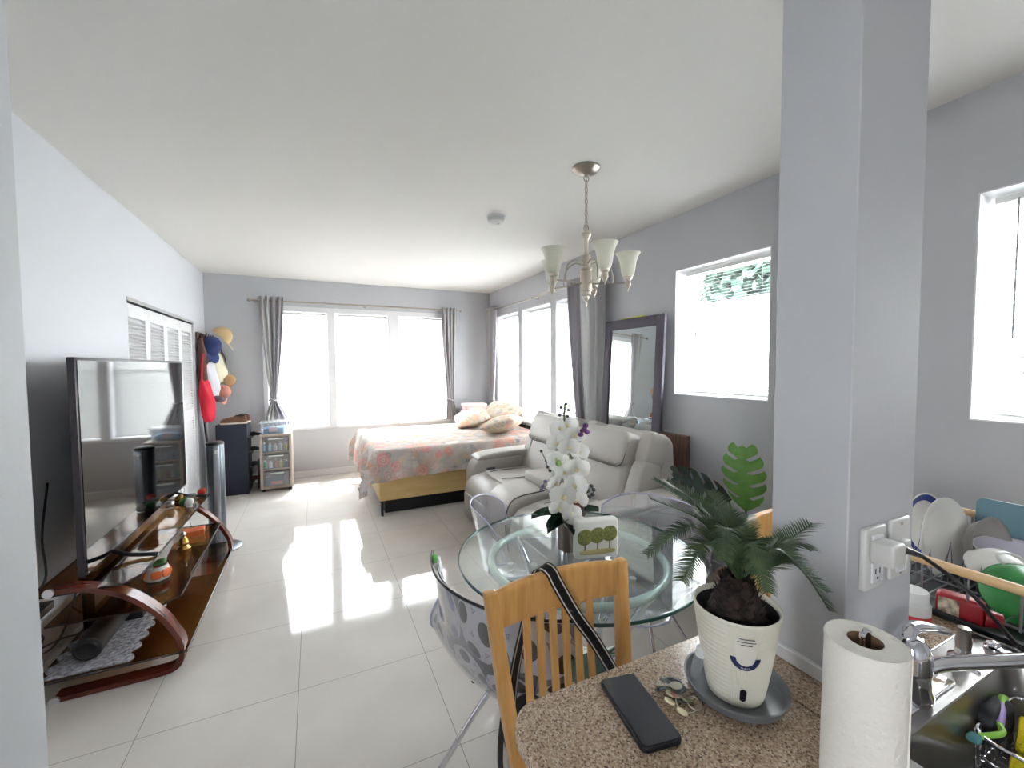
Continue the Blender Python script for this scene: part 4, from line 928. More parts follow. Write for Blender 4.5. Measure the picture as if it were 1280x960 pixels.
# ================================================================= WOODEN CHAIRS
def wooden_chair(label, loc, rz):
    t = thing('wooden_chair', label, 'chair', loc, rz, 'honey wood slat-back chairs')
    # local: back plane y=0, seat towards +y, x centred
    for s, xt, xb in ((-1, -.197, -.18), (1, .197, .135)):
        P = [(xb, .03, 0), (xb, .02, .30), (xb, 0.01, .46), ((xt*.55+xb*.45), -.005, .70), (xt, -.03, .955)]
        mb = MB(); sp_ = spline(P, 6)
        prev = None; b = bmesh.new(); R = []
        for i, p in enumerate(sp_):
            k = i/len(sp_); wx, wy = .017, .013+.006*math.sin(k*PI)
            R.append([b.verts.new(p+Vector(q)) for q in ((-wx, -wy, 0), (wx, -wy, 0), (wx, wy, 0), (-wx, wy, 0))])
        for A, B in zip(R, R[1:]):
            for q in range(4): b.faces.new((A[q], A[(q+1) % 4], B[(q+1) % 4], B[q]))
        b.faces.new(R[0][::-1]); b.faces.new(R[-1]); bmesh.ops.recalc_face_normals(b, faces=b.faces)
        es = [e for e in b.edges if len(e.link_faces) == 2 and e.calc_face_angle(0) > .7]; bmesh.ops.bevel(b, geom=es, offset=.005, segments=2, profile=.5, affect='EDGES')
        mb._merge(b); link('rear_post', mb, MAPLE, t)
        link('front_leg', MB().cyl((s*.17, .40, 0), (s*.18, .40, .435), .016, .02, 14), MAPLE, t)
    # crest rail: bowed and slightly arched
    def rail(u, v):
        a = 2*PI*v; x = (u-.5)*.375; bow = -.028-.018*(1-(2*u-1)**2)+.0
        zt = .905+.048*(1 if math.sin(a) > 0 else -1)*abs(math.sin(a))**.35; zt += .012*(1-(2*u-1)**2) if math.sin(a) > 0 else 0
        return Vector((x, bow+.011*math.copysign(abs(math.cos(a))**.5, math.cos(a)), zt))
    link('crest_rail', MB().grid(lambda u, v: rail(v, u), 28, 20, closed_u=True), MAPLE, t, sharp=60)
    link('lower_rail', MB().box(-.15, .16, .0, .022, .50, .54, .004, 1), MAPLE, t)
    for k in range(6):
        xt = -.096+.0385*k; xb = -.088+.0375*k
        mb = MB().ribbon(spline([(xt, -.036, .868), ((xt+xb)/2, -.018, .70), (xb, .008, .53)], 5), (1, 0, 0), .0185, .009); link('slat', mb, MAPLE, t)
    link('seat', MB().prism([(-.17, .0), (.17, .0), (.205, .40), (.18, .44), (-.18, .44), (-.205, .40)], 'z', .435, .46, .008, 2), MAPLE, t)
    link('seat_pad', MB().puff((0, .22, .475), (.36, .40, .04), .3), mat('pad_beige', (206, 198, 180), .9) if 'pad_beige' not in bpy.data.materials else bpy.data.materials['pad_beige'], t)
    for s in (-1, 1): link('stretcher', MB().cyl((s*.155, .03, .2), (s*.17, .40, .2), .010, n=10), MAPLE, t)
    link('front_stretcher', MB().cyl((-.17, .40, .26), (.17, .40, .26), .010, n=10), MAPLE, t)
    return t
w1 = wooden_chair('honey wood slat-back chair with a black strap over its top rail, behind the granite counter', (.5675, .885, 0), PI)
wooden_chair('honey wood slat-back chair half hidden behind the potted palm and the pillar', (1.475, .92, 0), PI+math.radians(4))
# bag hanging on the chair by its strap
t = thing('shoulder_bag', 'black shoulder bag with a white edged strap hung over the wooden chair', 'bag', (.55, .98, .30))
STRAPW = mat('strap_white', (206, 196, 190), .7)
def strap(pts, nm):
    pts = spline(pts, 8); a = link(nm, MB().ribbon(pts, (.93, .0, .36), .034, .003), BLACK, t, True)
    for s in (-1, 1):
        off = Vector((.93, 0, .36)).normalized()*s*.0115
        link('strap_edge', MB().ribbon([p+off+Vector((0, -.0018, 0)) for p in pts], (.93, 0, .36), .003, .003), STRAPW, a, True)
strap([(.44, .965, .52), (.455, .96, .69), (.495, .955, .86), (.515, .95, .95), (.522, .942, .972), (.53, .925, .978), (.537, .905, .970), (.55, .897, .94), (.60, .890, .85), (.66, .882, .76), (.735, .866, .62), (.75, .862, .55)], 'strap')
link('body', MB().puff((.60, 1.01, .44), (.26, .09, .24), .4), BLACK, t, True)
link('flap', MB().puff((.60, .97, .50), (.24, .05, .12), .35), DARK, t, True)
link('edge_loop', MB().tube([(.43, .93, .70), (.41, .935, .60), (.405, .94, .48), (.43, .95, .36)], .008, 8, smooth=6), BLACK, t, True)
tag(link('teal_cloth', MB().puff((.665, .93, .655), (.10, .06, .07), .7, bumps=.02), mat('teal_cloth', (96, 128, 122), .8)), 'small teal cloth bundle by the chair slats just beyond the counter edge', 'cloth')

# ================================================================= ON THE TABLE
t = thing('orchid_arrangement', 'tall white orchid arrangement in a ribbed taupe vase on the glass table', 'orchid', (.925, 1.43, tz+.0105))
VASE = mat('taupe_ribbed_vase', (140, 128, 122), .6, rgb2=(118, 108, 104), scale=40, stretch=(1, 1, .05))
vz = MB(); n = 44
vz.grid(lambda u, v: Vector(((.034+.0016*math.cos(u*2*PI*n))*math.copysign(abs(math.cos(2*PI*u))**.5, math.cos(2*PI*u)), (.034+.0016*math.cos(u*2*PI*n))*math.copysign(abs(math.sin(2*PI*u))**.5, math.sin(2*PI*u)), .13*v)), 176, 2, .002, closed_u=True)
vz.box(-.03, .03, -.03, .03, 0, .004).box(-.03, .03, -.03, .03, .11, .122)
link('vase', vz, VASE, t)
link('glass_vase', MB().lathe([(0, .123), (.022, .125), (.034, .15), (.034, .20), (.026, .225), (.024, .225), (.032, .2), (.032, .15), (.02, .128)], 24, (.035, -.02, 0)), thin_glass('red_glass', (.72, .42, .40), 1.5), t)
pb = MB(); ro = random.Random(2)
for _ in range(26): pb.puff((.035+ro.uniform(-.02, .02), -.02+ro.uniform(-.02, .02), .14+ro.uniform(0, .05)), (.016, .016, .013), 1, nu=8, nv=6)
link('pebbles', pb, mat('red_pebbles', (112, 50, 44), .4), t)
def bigleaf(p, ang, L, w, lift, droop):
    d = Vector((math.cos(ang), math.sin(ang), 0)); sd = Vector((-d.y, d.x, 0))
    def f(u, v):
        s = v; ww = w*math.sin(PI*min(1, s*.92+.08))**.6; tt = 2*u-1
        return Vector(p)+d*(L*s)+sd*(ww*tt)+Vector((0, 0, lift*s-droop*s*s+.02*tt*tt))
    return MB().grid(f, 10, 16, .002)
for a, L, w, li, dr in ((math.radians(150), .15, .042, .05, .06), (math.radians(-160), .13, .04, .0, .03), (math.radians(-20), .13, .032, .06, .04), (math.radians(-110), .10, .036, .01, .04), (math.radians(70), .1, .03, .05, .03)):
    link('leaf', bigleaf((0, 0, .13), a, L, w, li, dr), LEAFDARK, t, sharp=70)
stem = spline([(0, 0, .12), (.03, .0, .26), (.02, .01, .40), (-.015, 0, .52), (-.02, -.01, .60)], 8)
link('stem', MB().tube(stem, .004, 8), mat('stem_green', (92, 112, 60), .6), t)
def bloom(c, az, el, s, name='flower'):
    """five petals around a lip, facing direction az/el"""
    F_ = Vector((math.cos(az)*math.cos(el), math.sin(az)*math.cos(el), math.sin(el))); R0 = F_.cross(Vector((0, 0, 1))).normalized(); U0 = R0.cross(F_)
    mb = MB()
    for k, (an, w, L) in enumerate(((90, .55, 1.0), (210, .5, .95), (330, .5, .95), (20, .95, 1.05), (160, .95, 1.05))):
        a = math.radians(an); d = R0*math.cos(a)+U0*math.sin(a); q = F_.cross(d)
        def f(u, v, d=d, q=q, w=w, L=L):
            tt = 2*u-1; ww = w*s*.5*math.sin(PI*(v*.86+.10))**.7
            return Vector(c)+d*(L*s*.62*v)+q*(ww*tt)+F_*(.18*s*v*(1-v)*2-.10*s*v*v-.05*s*tt*tt+(.004 if k > 2 else 0))
        mb.grid(f, 8, 8)
    o = link(name, mb, PETAL, t, sharp=80)
    link('lip', MB().puff(Vector(c)+F_*.1*s, (.2*s, .2*s, .26*s), .9, nu=10, nv=8), mat('lip_yellow', (226, 216, 170), .6) if 'lip_yellow' not in bpy.data.materials else bpy.data.materials['lip_yellow'], o)
# blooms seen in the photo: (dx along view-right, height, size)
vr = Vector((.904, -.427, 0)); vf = Vector((-.427, -.904, 0))
for i, (dx, z, s, df) in enumerate([(-.045, .50, .085, .02), (.0, .51, .08, .01), (.03, .475, .085, .03), (-.06, .44, .09, .02), (.0, .425, .1, .04), (.055, .405, .085, .02), (-.065, .375, .08, .02), (.035, .345, .11, .05), (-.02, .325, .095, .03), (-.07, .285, .09, .03), (.03, .275, .10, .04), (-.03, .235, .11, .05), (.035, .215, .09, .03), (-.05, .185, .09, .04), (.01, .165, .09, .05), (.025, .12+.01, .10, .055), (-.04, .35, .09, -.03), (.03, .3, .09, -.03), (0, .45, .09, -.03)]):
    p = vr*(dx*.82)+vf*df+Vector((0, 0, z)); az = math.atan2(vf.y, vf.x)+(-dx*9)+ro.uniform(-.3, .3)+(PI if df < 0 else 0)
    bloom(p, az, ro.uniform(-.4, .25), s*ro.uniform(.68, .86))
def berries(pts, rad, name, M):
    mb = MB()
    for p in pts: mb.puff(vr*p[0]+vf*p[1]+Vector((0, 0, p[2])), (rad*2,)*3, 1, nu=8, nv=6)
    for a, b in zip(pts, pts[1:]): mb.tube([vr*a[0]+vf*a[1]+Vector((0, 0, a[2])), vr*b[0]+vf*b[1]+Vector((0, 0, b[2]))], .0015, 5)
    link(name, mb, M, t)
BERRY = mat('dark_berries', (56, 54, 56), .5)
berries([(-.01, .02, .60), (-.03, .02, .585), (-.0, .02, .575), (-.035, .02, .555), (-.005, .02, .55)], .006, 'berry_sprig', BERRY)
berries([(.075, .03, .25), (.09, .03, .27), (.10, .03, .255), (.095, .03, .235), (.08, .03, .225)], .008, 'berry_sprig', BERRY)
berries([(-.11, .02, .41), (-.09, .02, .37), (-.085, .02, .345), (-.075, .02, .33)], .006, 'berry_sprig', BERRY)
berries([(.06, .04, .50), (.07, .04, .49), (.065, .04, .515), (.05, .04, .495), (.045, .04, .48)], .010, 'purple_bloom', mat('purple_bloom', (112, 62, 118), .7))
berries([(-.095, .03, .29), (-.105, .03, .27), (-.11, .03, .255)], .007, 'purple_bloom', mat('lilac_bloom', (140, 128, 160), .7))
link('green_bud', MB().puff(vr*-.045+vf*.06+Vector((0, 0, .37)), (.022, .022, .026), .9), mat('green_bud', (140, 170, 100), .6), t)
# tree picture block
t = thing('picture_block', 'small white block with a painted row of trees on the glass table', 'picture', (.985, 1.325, tz+.0105), math.radians(-14))
link('block', MB().box(-.088, .088, -.022, .022, 0, .155, .012, 3), mat('ceramic_white', (226, 226, 220), .6), t)
PT = mat('painted_trees', (142, 144, 78), .8, rgb2=(100, 110, 60), scale=120, bump=.3); PTT = mat('painted_trunk', (96, 84, 60), .8)
for k, x in enumerate((-.052, -.0, .05)):
    link('painted_trunk', MB().box(x-.0025, x+.0025, -.0235, -.022, .03, .08, .0005, 1), PTT, t)
    link('painted_tree', MB().puff((x, -.022, .09+.004*k), (.062, .005, .062), .9, bumps=.004), PT, t)
link('painted_ground', MB().puff((0, -.022, .03), (.15, .004, .022), .7), mat('painted_grass', (196, 184, 130), .8), t)

# ================================================================= MONSTERA
t = thing('monstera_plant', 'potted split-leaf plant in the corner beyond the second wooden chair', 'plant', (2.25, 1.62, 0))
link('pot', MB().lathe([(0, 0), (.10, 0), (.13, .22), (.135, .24), (.12, .24), (.115, .2), (0, .2)], 28), mat('terracotta_pot', (150, 120, 104), .7), t)
link('soil', MB().cyl((0, 0, .18), (0, 0, .205), .115, n=24), SOIL, t)
def monstera(base, tip, side, w, M, slits=5):
    base, tip, side = Vector(base), Vector(tip), Vector(side).normalized(); ax = tip-base; L = ax.length; d = ax.normalized(); nn = d.cross(side); mb = MB(); b = mb.bm
    for s in (-1, 1):
        n = slits
        for k in range(n):
            v0 = k/n; v1 = (k+.72)/n
            def wid(v): return w*(math.sin(PI*min(1, v*.80+.16))**.6)
            rows = []
            for j in range(4):
                q = j/3; row = []
                for i in range(6):
                    u = i/5; vv = v0+(v1-v0)*q if u > .35 else (k+q)/n
                    vv2 = vv+.10*u
                    row.append(b.verts.new(base+d*(L*min(1.02, vv2-.05*(1-u)))+side*(s*wid(vv)*u*(1-.25*abs(q-.5)*(u > .9)))+nn*(.05*u*u*w*3-.03*math.sin(vv*3))))
                rows.append(row)
            for A, B in zip(rows, rows[1:]):
                for i in range(5): b.faces.new((A[i], A[i+1], B[i+1], B[i]))
    mb.tube([base-d*.02, base+d*L*.5, tip], .003, 6)
    return mb
link('leaf', monstera((0, -.03, .66), (0.0, .0, 1.03), (.35, -.9, 0), .125, LEAFLIGHT), LEAFLIGHT, t, sharp=80)
link('leaf', monstera((-.03, .06, .70), (-.14, .40, .78), (.2, .3, .8), .10, LEAFDARK), LEAFDARK, t, sharp=80)
link('leaf', monstera((.0, .0, .58), (-.1, .14, .42), (.7, .7, .1), .09, LEAFDARK), LEAFDARK, t, sharp=80)
for P in ([(0, 0, .2), (.0, -.03, .45), (0, -.03, .66)], [(0, 0, .2), (-.01, .03, .5), (-.03, .06, .70)], [(0, 0, .2), (.02, .02, .5), (.0, .0, .58)]):
    link('stalk', MB().tube(P, .006, 8, smooth=6), mat('stalk_green', (70, 100, 52), .5) if 'stalk_green' not in bpy.data.materials else bpy.data.materials['stalk_green'], t)

# ================================================================= COUNTER, SINK
zc = .90
t = thing('granite_counter', 'speckled brown granite countertop with a rounded front corner', 'countertop', (.9, .1, zc-.03))
poly = [(.285, -.55), (.285, .585)]+[(.345-.06*math.cos(a), .585+.06*math.sin(a)) for a in [PI/2*i/8 for i in range(1, 9)]]+[(.765, .645), (.765, -.55)]
mb = MB().prism(poly, 'z', zc-.032, zc, .006, 3)
link('slab', mb, GRANITE, t, True)
link('slab', MB().box(.765, 2.58, .39, .645, zc-.032, zc).box(1.30, 2.58, -.55, .39, zc-.032, zc).box(.765, 1.30, -.55, -.12, zc-.032, zc), GRANITE, t, True)
t = thing('base_cabinet', 'white kitchen base cabinet under the granite countertop', 'cabinet', (1.4, .0, 0))
CAB = mat('cabinet_white', (222, 220, 214), .5)
link('body', MB().box(.42, 2.57, .40, .42, .1, .865).box(.42, .44, -.5, .40, .1, .865).box(.42, 2.57, -.5, -.48, .1, .865).box(.44, 2.57, -.48, .40, .1, .12).box(.46, 2.55, -.46, .38, 0, .1), CAB, t, True)
for k in range(4):
    d = link('door', MB().box(.46+k*.52, .96+k*.52, .42, .438, .13, .84, .004, 1), CAB, t, True)
    link('handle', MB().cyl((.92+k*.52, .452, .6), (.92+k*.52, .452, .75), .005, n=8).cyl((.92+k*.52, .436, .61), (.92+k*.52, .452, .61), .004, n=8).cyl((.92+k*.52, .436, .74), (.92+k*.52, .452, .74), .004, n=8), NICKEL, d, True)
# sink
t = thing('kitchen_sink', 'stainless steel double kitchen sink set in the countertop', 'sink', (1.0, .12, zc))
sx0, sx1, sy0, sy1 = .765, 1.305, -.12, .392; bx0, bx1, by0, by1 = .80, 1.255, -.08, .312; zb_ = zc-.19
link('rim', MB().box(sx0, sx1, by1, sy1, zc-.002, zc+.004, .002, 1).box(sx0, sx1, sy0, by0, zc-.002, zc+.004, .002, 1).box(sx0, bx0, by0, by1, zc-.002, zc+.004, .002, 1).box(bx1, sx1, by0, by1, zc-.002, zc+.004, .002, 1)
     .tube([(sx0, sy0, zc+.003), (sx0, sy1, zc+.003), (sx1, sy1, zc+.003), (sx1, sy0, zc+.003)], .004, 8, True), STEEL, t, True)
def basin(u, v):
    # u around, v down then in
    pts = [(bx0, by0), (bx0, by1), (bx1, by1), (bx1, by0)]
    return None
mb = MB(); r = .03; n = 8
def rrect(ins, z, rad):
    x0, x1, y0, y1 = bx0+ins, bx1-ins, by0+ins, by1-ins; out = []
    for cx_, cy_, a in ((x1-rad, y1-rad, 0), (x0+rad, y1-rad, PI/2), (x0+rad, y0+rad, PI), (x1-rad, y0+rad, 1.5*PI)):
        for i in range(7): b_ = a+PI/2*i/6; out.append(Vector((cx_+rad*math.cos(b_), cy_+rad*math.sin(b_), z)))
    return out
rows = [rrect(-.002, zc+.003, .03), rrect(.0, zc-.006, .03), rrect(.006, zc-.05, .035), rrect(.012, zb_+.03, .04), rrect(.02, zb_+.008, .04), rrect(.045, zb_, .03)]
R = [[mb.bm.verts.new(p) for p in row] for row in rows]
for A, B in zip(R, R[1:]):
    for i in range(len(A)): mb.bm.faces.new((A[i], A[(i+1) % len(A)], B[(i+1) % len(A)], B[i]))
mb.bm.faces.new(R[-1]); bmesh.ops.recalc_face_normals(mb.bm, faces=mb.bm.faces)
link('basin', mb, STEEL, t, True, 60)
link('drain', MB().lathe([(0, .001), (.03, .001), (.04, .004), (.044, .002)], 24, ((bx0+bx1)/2, .1, zb_)), CHROME, t, True)
# faucet
t = thing('faucet', 'chrome kitchen faucet with a curved lever on a long deck plate', 'faucet', (.945, .352, zc+.004)); t.scale = (1, 1, .9)
link('deck_plate', MB().box(-.115, .115, -.024, .024, 0, .008, .0035, 3), CHROME, t)
link('body', MB().lathe([(0, 0), (.033, 0), (.034, .012), (.030, .03), (.030, .052), (.031, .055), (.031, .06), (.030, .064), (.030, .085), (.026, .105), (.018, .118), (0, .124)], 30, (0, 0, .006)), CHROME, t)
link('lever', MB().tube([(-.005, 0, .105), (.0, .005, .128), (.03, .004, .132), (.07, -.004, .122), (.112, -.012, .106)], lambda q: .016-.009*q, 12, smooth=6), CHROME, t)
link('spout', MB().tube([(.02, -.01, .055), (.05, -.025, .068), (.12, -.065, .078), (.20, -.11, .086), (.225, -.125, .08), (.228, -.128, .06)], .0125, 14, smooth=6), CHROME, t)
t = thing('side_sprayer', 'chrome side sprayer standing on the sink deck right of the faucet', 'sprayer', (1.165, .352, zc+.004)); t.scale = (.85, .85, .8)
link('base', MB().lathe([(0, 0), (.026, 0), (.026, .006), (.016, .012), (.014, .03), (0, .03)], 20), CHROME, t)
link('head', MB().lathe([(0, .03), (.013, .03), (.015, .05), (.011, .07), (.012, .082), (0, .085)], 20), NICKEL, t)
t = thing('drain_stopper', 'small silver drain knob on the sink deck near the drying rack', 'knob', (1.262, .338, zc+.004))
link('base', MB().cyl((0, 0, 0), (0, 0, .005), .014, n=18), CHROME, t); link('top', MB().puff((0, 0, .012), (.022, .022, .014), 1), CHROME, t)
# caddy with sponges
t = thing('sink_caddy', 'wire caddy hanging inside the sink basin', 'caddy', (1.14, .27, .80))
def loop(z, x0, x1, y0, y1, r=.03):
    out = []
    for cx_, cy_, a in ((x1-r, y1-r, 0), (x0+r, y1-r, PI/2), (x0+r, y0+r, PI), (x1-r, y0+r, 1.5*PI)):
        for i in range(5): b_ = a+PI/2*i/4; out.append((cx_+r*math.cos(b_), cy_+r*math.sin(b_), z))
    return out
link('top_hoop', MB().tube(loop(.045, -.10, .10, -.06, .03), .003, 6, True), CHROME, t)
wb = MB()
for z in (-.045, -.02, .005): wb.tube(loop(z, -.095, .095, -.055, .028), .0016, 5, True)
for k in range(9): x = -.085+.021*k; wb.tube([(x, -.055, .045), (x, -.053, -.045), (x, .026, -.045), (x, .03, .045)], .0014, 5)
link('wire_basket', wb, CHROME, t)
link('hook', MB().tube([(0, .03, .045), (0, .045, .06), (0, .045, .09), (0, .052, .107), (0, .066, .106)], .0025, 6).tube([(.04, .03, .045), (.04, .045, .06), (.04, .045, .09), (.04, .052, .107), (.04, .066, .106)], .0025, 6), CHROME, t)
tag(link('yellow_sponge', MB().cbox((1.165, .258, .815), (.085, .03, .062), .006, 2, (0, .5, .1)), mat('sponge_yellow', (236, 212, 40), .95, bump=.5, scale=200)), 'yellow sponge in the wire caddy in the sink', 'sponge')
tag(link('yellow_sponge', MB().cbox((1.085, .248, .80), (.05, .03, .04), .006, 2, (0, .5, .1)), bpy.data.materials['sponge_yellow']), 'smaller yellow sponge end low in the sink caddy', 'sponge')
tag(link('black_scourer', MB().puff((1.135, .30, .83), (.1, .035, .07), .6), DARK), 'black scouring pad behind the yellow sponge in the caddy', 'scourer')
t = thing('dish_brush', 'green and purple handled dish brush across the sink caddy', 'brush', (1.11, .29, .848)); t.scale = (.8, .8, .8)
GRN = mat('lime_plastic', (150, 210, 80), .4)
link('handle', MB().tube([(-.085, .0, -.005), (-.04, -.02, .0), (-.015, -.01, .004)], .006, 8, smooth=4), GRN, t)
link('grip', MB().tube([(-.015, -.01, .004), (.03, .0, .012), (.05, .006, .014)], .0075, 8), mat('lilac_plastic', (176, 150, 214), .4), t)
link('tip', MB().tube([(.05, .006, .014), (.08, .012, .016), (.095, .012, .008)], .0075, 8), GRN, t)
link('bristles', MB().puff((-.10, .004, -.006), (.026, .022, .018), .8), mat('teal_bristle', (90, 150, 150), .9), t)
# bottle behind the towel roll
t = thing('soap_bottle', 'purple capped pink soap bottle just behind the paper towel roll', 'bottle', (.735, .30, zc))
link('body', MB().lathe([(0, 0), (.026, 0), (.028, .01), (.028, .06), (.022, .075), (0, .075)], 22), mat('pink_soap', (196, 156, 150), .3), t)
link('cap', MB().lathe([(.022, .075), (.023, .10), (.012, .112), (0, .113)], 22), mat('purple_cap', (84, 76, 116), .35), t)
t = thing('white_cup', 'white cup standing in the right corner of the sink basin', 'cup', (1.17, .16, zb_+.001))
link('body', MB().lathe([(0, 0), (.03, 0), (.034, .004), (.04, .10), (.037, .10), (.031, .008), (0, .006)], 24), WHITE, t)
link('rim', MB().lathe([(.036, .1), (.041, .1), (.041, .104), (.036, .104)], 24), TRIM, t)
# paper towel
px_, py_ = .606, .268
t = thing('paper_towel_roll', 'white paper towel roll standing on the counter at the right', 'paper towel', (px_, py_, zc))
def rollf(u, v):
    a = 2*PI*u; rr_ = .0415+.0005*math.sin(a*3+v*5); return Vector((rr_*math.cos(a), rr_*math.sin(a), .012+.248*v))
link('paper', MB().grid(rollf, 56, 20, closed_u=True).lathe([(.018, .2595), (.0405, .2595), (.0418, .257)], 56).lathe([(.018, .012), (.0415, .012)], 40), TOWEL, t, sharp=50)
link('cardboard_core', MB().lathe([(.0185, .013), (.0185, .259), (.0172, .259), (.0172, .013)], 36), CARD, t)
link('loose_edge', MB().box(.0395, .0425, -.006, .001, .013, .258, 0, 1, Matrix.Rotation(math.radians(-64), 4, 'Z')), TOWEL, t)
t = thing('towel_holder', 'chrome upright holder with a looped top inside the towel roll', 'holder', (px_, py_, zc))
link('base', MB().lathe([(0, 0), (.07, 0), (.072, .005), (.066, .01), (0, .0115)], 40), CHROME, t)
link('upright', MB().tube([(-.007, 0, .01), (-.007, 0, .25), (-.008, 0, .262), (0, 0, .272), (.008, 0, .262), (.007, 0, .25), (.007, 0, .05)], .0028, 8, smooth=4), CHROME, t)

# ================================================================= POTTED PALM
px2, py2 = .686, .50
t = thing('plant_saucer', 'round grey saucer under the cream plant pot', 'saucer', (px2, py2, zc))
link('dish', MB().lathe([(0, 0), (.070, 0), (.080, .006), (.086, .020), (.087, .022), (.083, .022), (.077, .008), (.068, .004), (0, .004)], 56), POTGREY, t)
link('foot_ring', MB().lathe([(.05, -.0), (.056, 0), (.056, .001), (.05, .001)], 40), POTGREY, t)
t = thing('potted_palm', 'sago palm in a ribbed cream pot standing in the grey saucer', 'potted plant', (px2, py2, zc+.0045))
ph = .155
def potf(u, v):
    a = 2*PI*u; r = .046+.0255*(v**.85); side = math.cos(a-math.radians(130))     # horizontal waves on the left half, fine flutes on the right half
    hw = max(0, min(1, (side-.26)*5+.5)); zf = v*ph
    r += .0007*math.sin(zf*2*PI/.0085)*hw*(.06 < v < .95)+.00045*math.cos(a*130)*(1-hw)*(v < .97)
    return Vector((r*math.cos(a), r*math.sin(a), zf))
mb = MB().grid(potf, 520, 70, closed_u=True)
mb.lathe([(.0715, ph), (.0735, ph+.0015), (.0735, ph+.004), (.0715, ph+.006), (.069, ph+.005), (.0675, ph-.002), (.0665, ph-.04)], 64).lathe([(0, .0), (.046, 0)], 40)
link('pot', mb, POT, t, sharp=60)
link('inner_liner', MB().lathe([(.0685, ph+.001), (.066, ph-.01), (.063, ph-.05), (0, ph-.05)], 48), mat('dark_liner', (44, 40, 42), .6), t)
def soilf(u, v):
    a = 2*PI*u; r = .064*v; return Vector((r*math.cos(a), r*math.sin(a), ph-.024+.004*noise.noise(Vector((r*90*math.cos(a), r*90*math.sin(a), 0)))))
link('soil', MB().grid(soilf, 40, 12, closed_u=True), SOIL, t)
# decals on the pot, facing the camera : window slot, round label with writing
fa = math.atan2(-py2, -px2)+math.radians(14)
def potpt(da, z, off=.0012):
    a = fa+da; r = .046+.0255*((z/ph)**.85)+off; return Vector((r*math.cos(a), r*math.sin(a), z))
def decal(name, fn, M, nu=16, nv=16):
    return link(name, MB().grid(fn, nu, nv), M, t)
def slot(u, v):
    tt = 2*u-1; ss = 2*v-1; k = math.sqrt(max(0, 1-max(0, (abs(ss)-.55)/.45)**2)); return potpt(tt*.10*k, .0265+ss*.0125, .0013)
decal('water_window', slot, mat('slot_black', (40, 34, 40), .25))
decal('label', lambda u, v: potpt((2*u-1)*.26, .075+.062*v, .0011), mat('label_cream', (228, 226, 214), .5))
def smile(u, v):
    a = PI+PI*u; r = .0145+.0085*v
    return potpt(r*math.cos(a)/.062, .100+r*math.sin(a), .0016)
decal('label_band', smile, mat('label_navy', (36, 50, 96), .5), 32, 4)
def curved_text(txt, size, zc_, M, name, da=0, amp=0):
    cu = bpy.data.curves.new('t', 'FONT'); cu.body = txt; cu.size = size; cu.align_x = 'CENTER'; cu.align_y = 'CENTER'; cu.resolution_u = 2
    o = bpy.data.objects.new('t', cu); col.objects.link(o); dg = bpy.context.evaluated_depsgraph_get(); me = bpy.data.meshes.new_from_object(o.evaluated_get(dg)); bpy.data.objects.remove(o)
    b = bmesh.new(); b.from_mesh(me)
    for v in b.verts:
        x, y = v.co.x, v.co.y; v.co = potpt(x/.066+da, zc_+y+amp*x*x, .0022)
    m_ = MB(); m_._merge(b); return link(name, m_, M, t)
INK = mat('print_ink', (90, 88, 96), .7)
for i, hw_ in enumerate((.17, .21, .13)):
    link('label_print', MB().grid(lambda u, v: potpt((2*u-1)*hw_, .1355-.0055*i+.0016*v, .0018+.0002*math.sin(u*60)), 24, 2), INK, t)
curved_text('rutsa', .0075, .0815, WHITE, 'label_name', amp=20)
# trunk and fronds
def trunkf(u, v):
    a = 2*PI*u; r = (.037*(1-v)**.55+.009)*(1+.18*abs(math.sin(a*4+v*14))+.15*abs(math.sin(a*3-v*17))); return Vector((r*math.cos(a), r*math.sin(a)*.9, ph-.03+.085*v))
link('trunk', MB().grid(trunkf, 48, 30, closed_u=True), TRUNK, t, sharp=50)
sc = MB(); rp = random.Random(11)
for _ in range(170):
    a = rp.uniform(0, 2*PI); v = rp.uniform(0, 1); r = .039*(1-v)**.55+.010; p = Vector((r*math.cos(a), r*math.sin(a), ph-.03+.08*v))
    sc.leafq(p, (math.cos(a)*.6, math.sin(a)*.6, 1.0), (-math.sin(a)*.0+math.cos(a), math.sin(a), -.6), .009, rp.uniform(.012, .022))
link('trunk_scales', sc, TRUNK, t)
crown = Vector((.008, 0, ph+.045))
Lw = lambda x, y, z: Vector((x-px2, y-py2, z-zc-.0045))
def frond(tip, mid, w=.032, droop=.35, seed=0, n=62, M=LEAFPALM, flip=1):
    rf = random.Random(seed); pts = spline([crown, crown.lerp(mid, .5)+Vector((0, 0, .012)), mid, tip], 10); mb = MB(); mb.tube(pts, lambda q: .0022*(1-.8*q)+.0004, 6)
    N = len(pts)
    for i in range(n):
        q = .14+.86*i/n; s = q*(N-1); k = min(int(s), N-2); p = pts[k].lerp(pts[k+1], s-k); d = (pts[k+1]-pts[k]).normalized()
        sd = d.cross(Vector((0, 0, 1)));  sd = sd.normalized() if sd.length > .05 else Vector((1, 0, 0)); up = sd.cross(d)
        L = w*(math.sin(PI*min(1, .18+q*.74))**.7)*rf.uniform(.9, 1.08)
        for g in (-1, 1):
            dr = (sd*g*1.0+d*.75+up*rf.uniform(.25, .45)).normalized(); e = p+dr*L*.55; e2 = e+(dr+Vector((0, 0, -droop))).normalized()*L*.5
            wn2 = d*.0019
            b = mb.bm; a1 = b.verts.new(p-wn2); a2 = b.verts.new(p+wn2); b1 = b.verts.new(e-wn2*.8); b2 = b.verts.new(e+wn2*.8); c = b.verts.new(e2)
            b.faces.new((a1, a2, b2, b1)); b.faces.new((b1, b2, c))
    link('frond', mb, M, t, sharp=80)
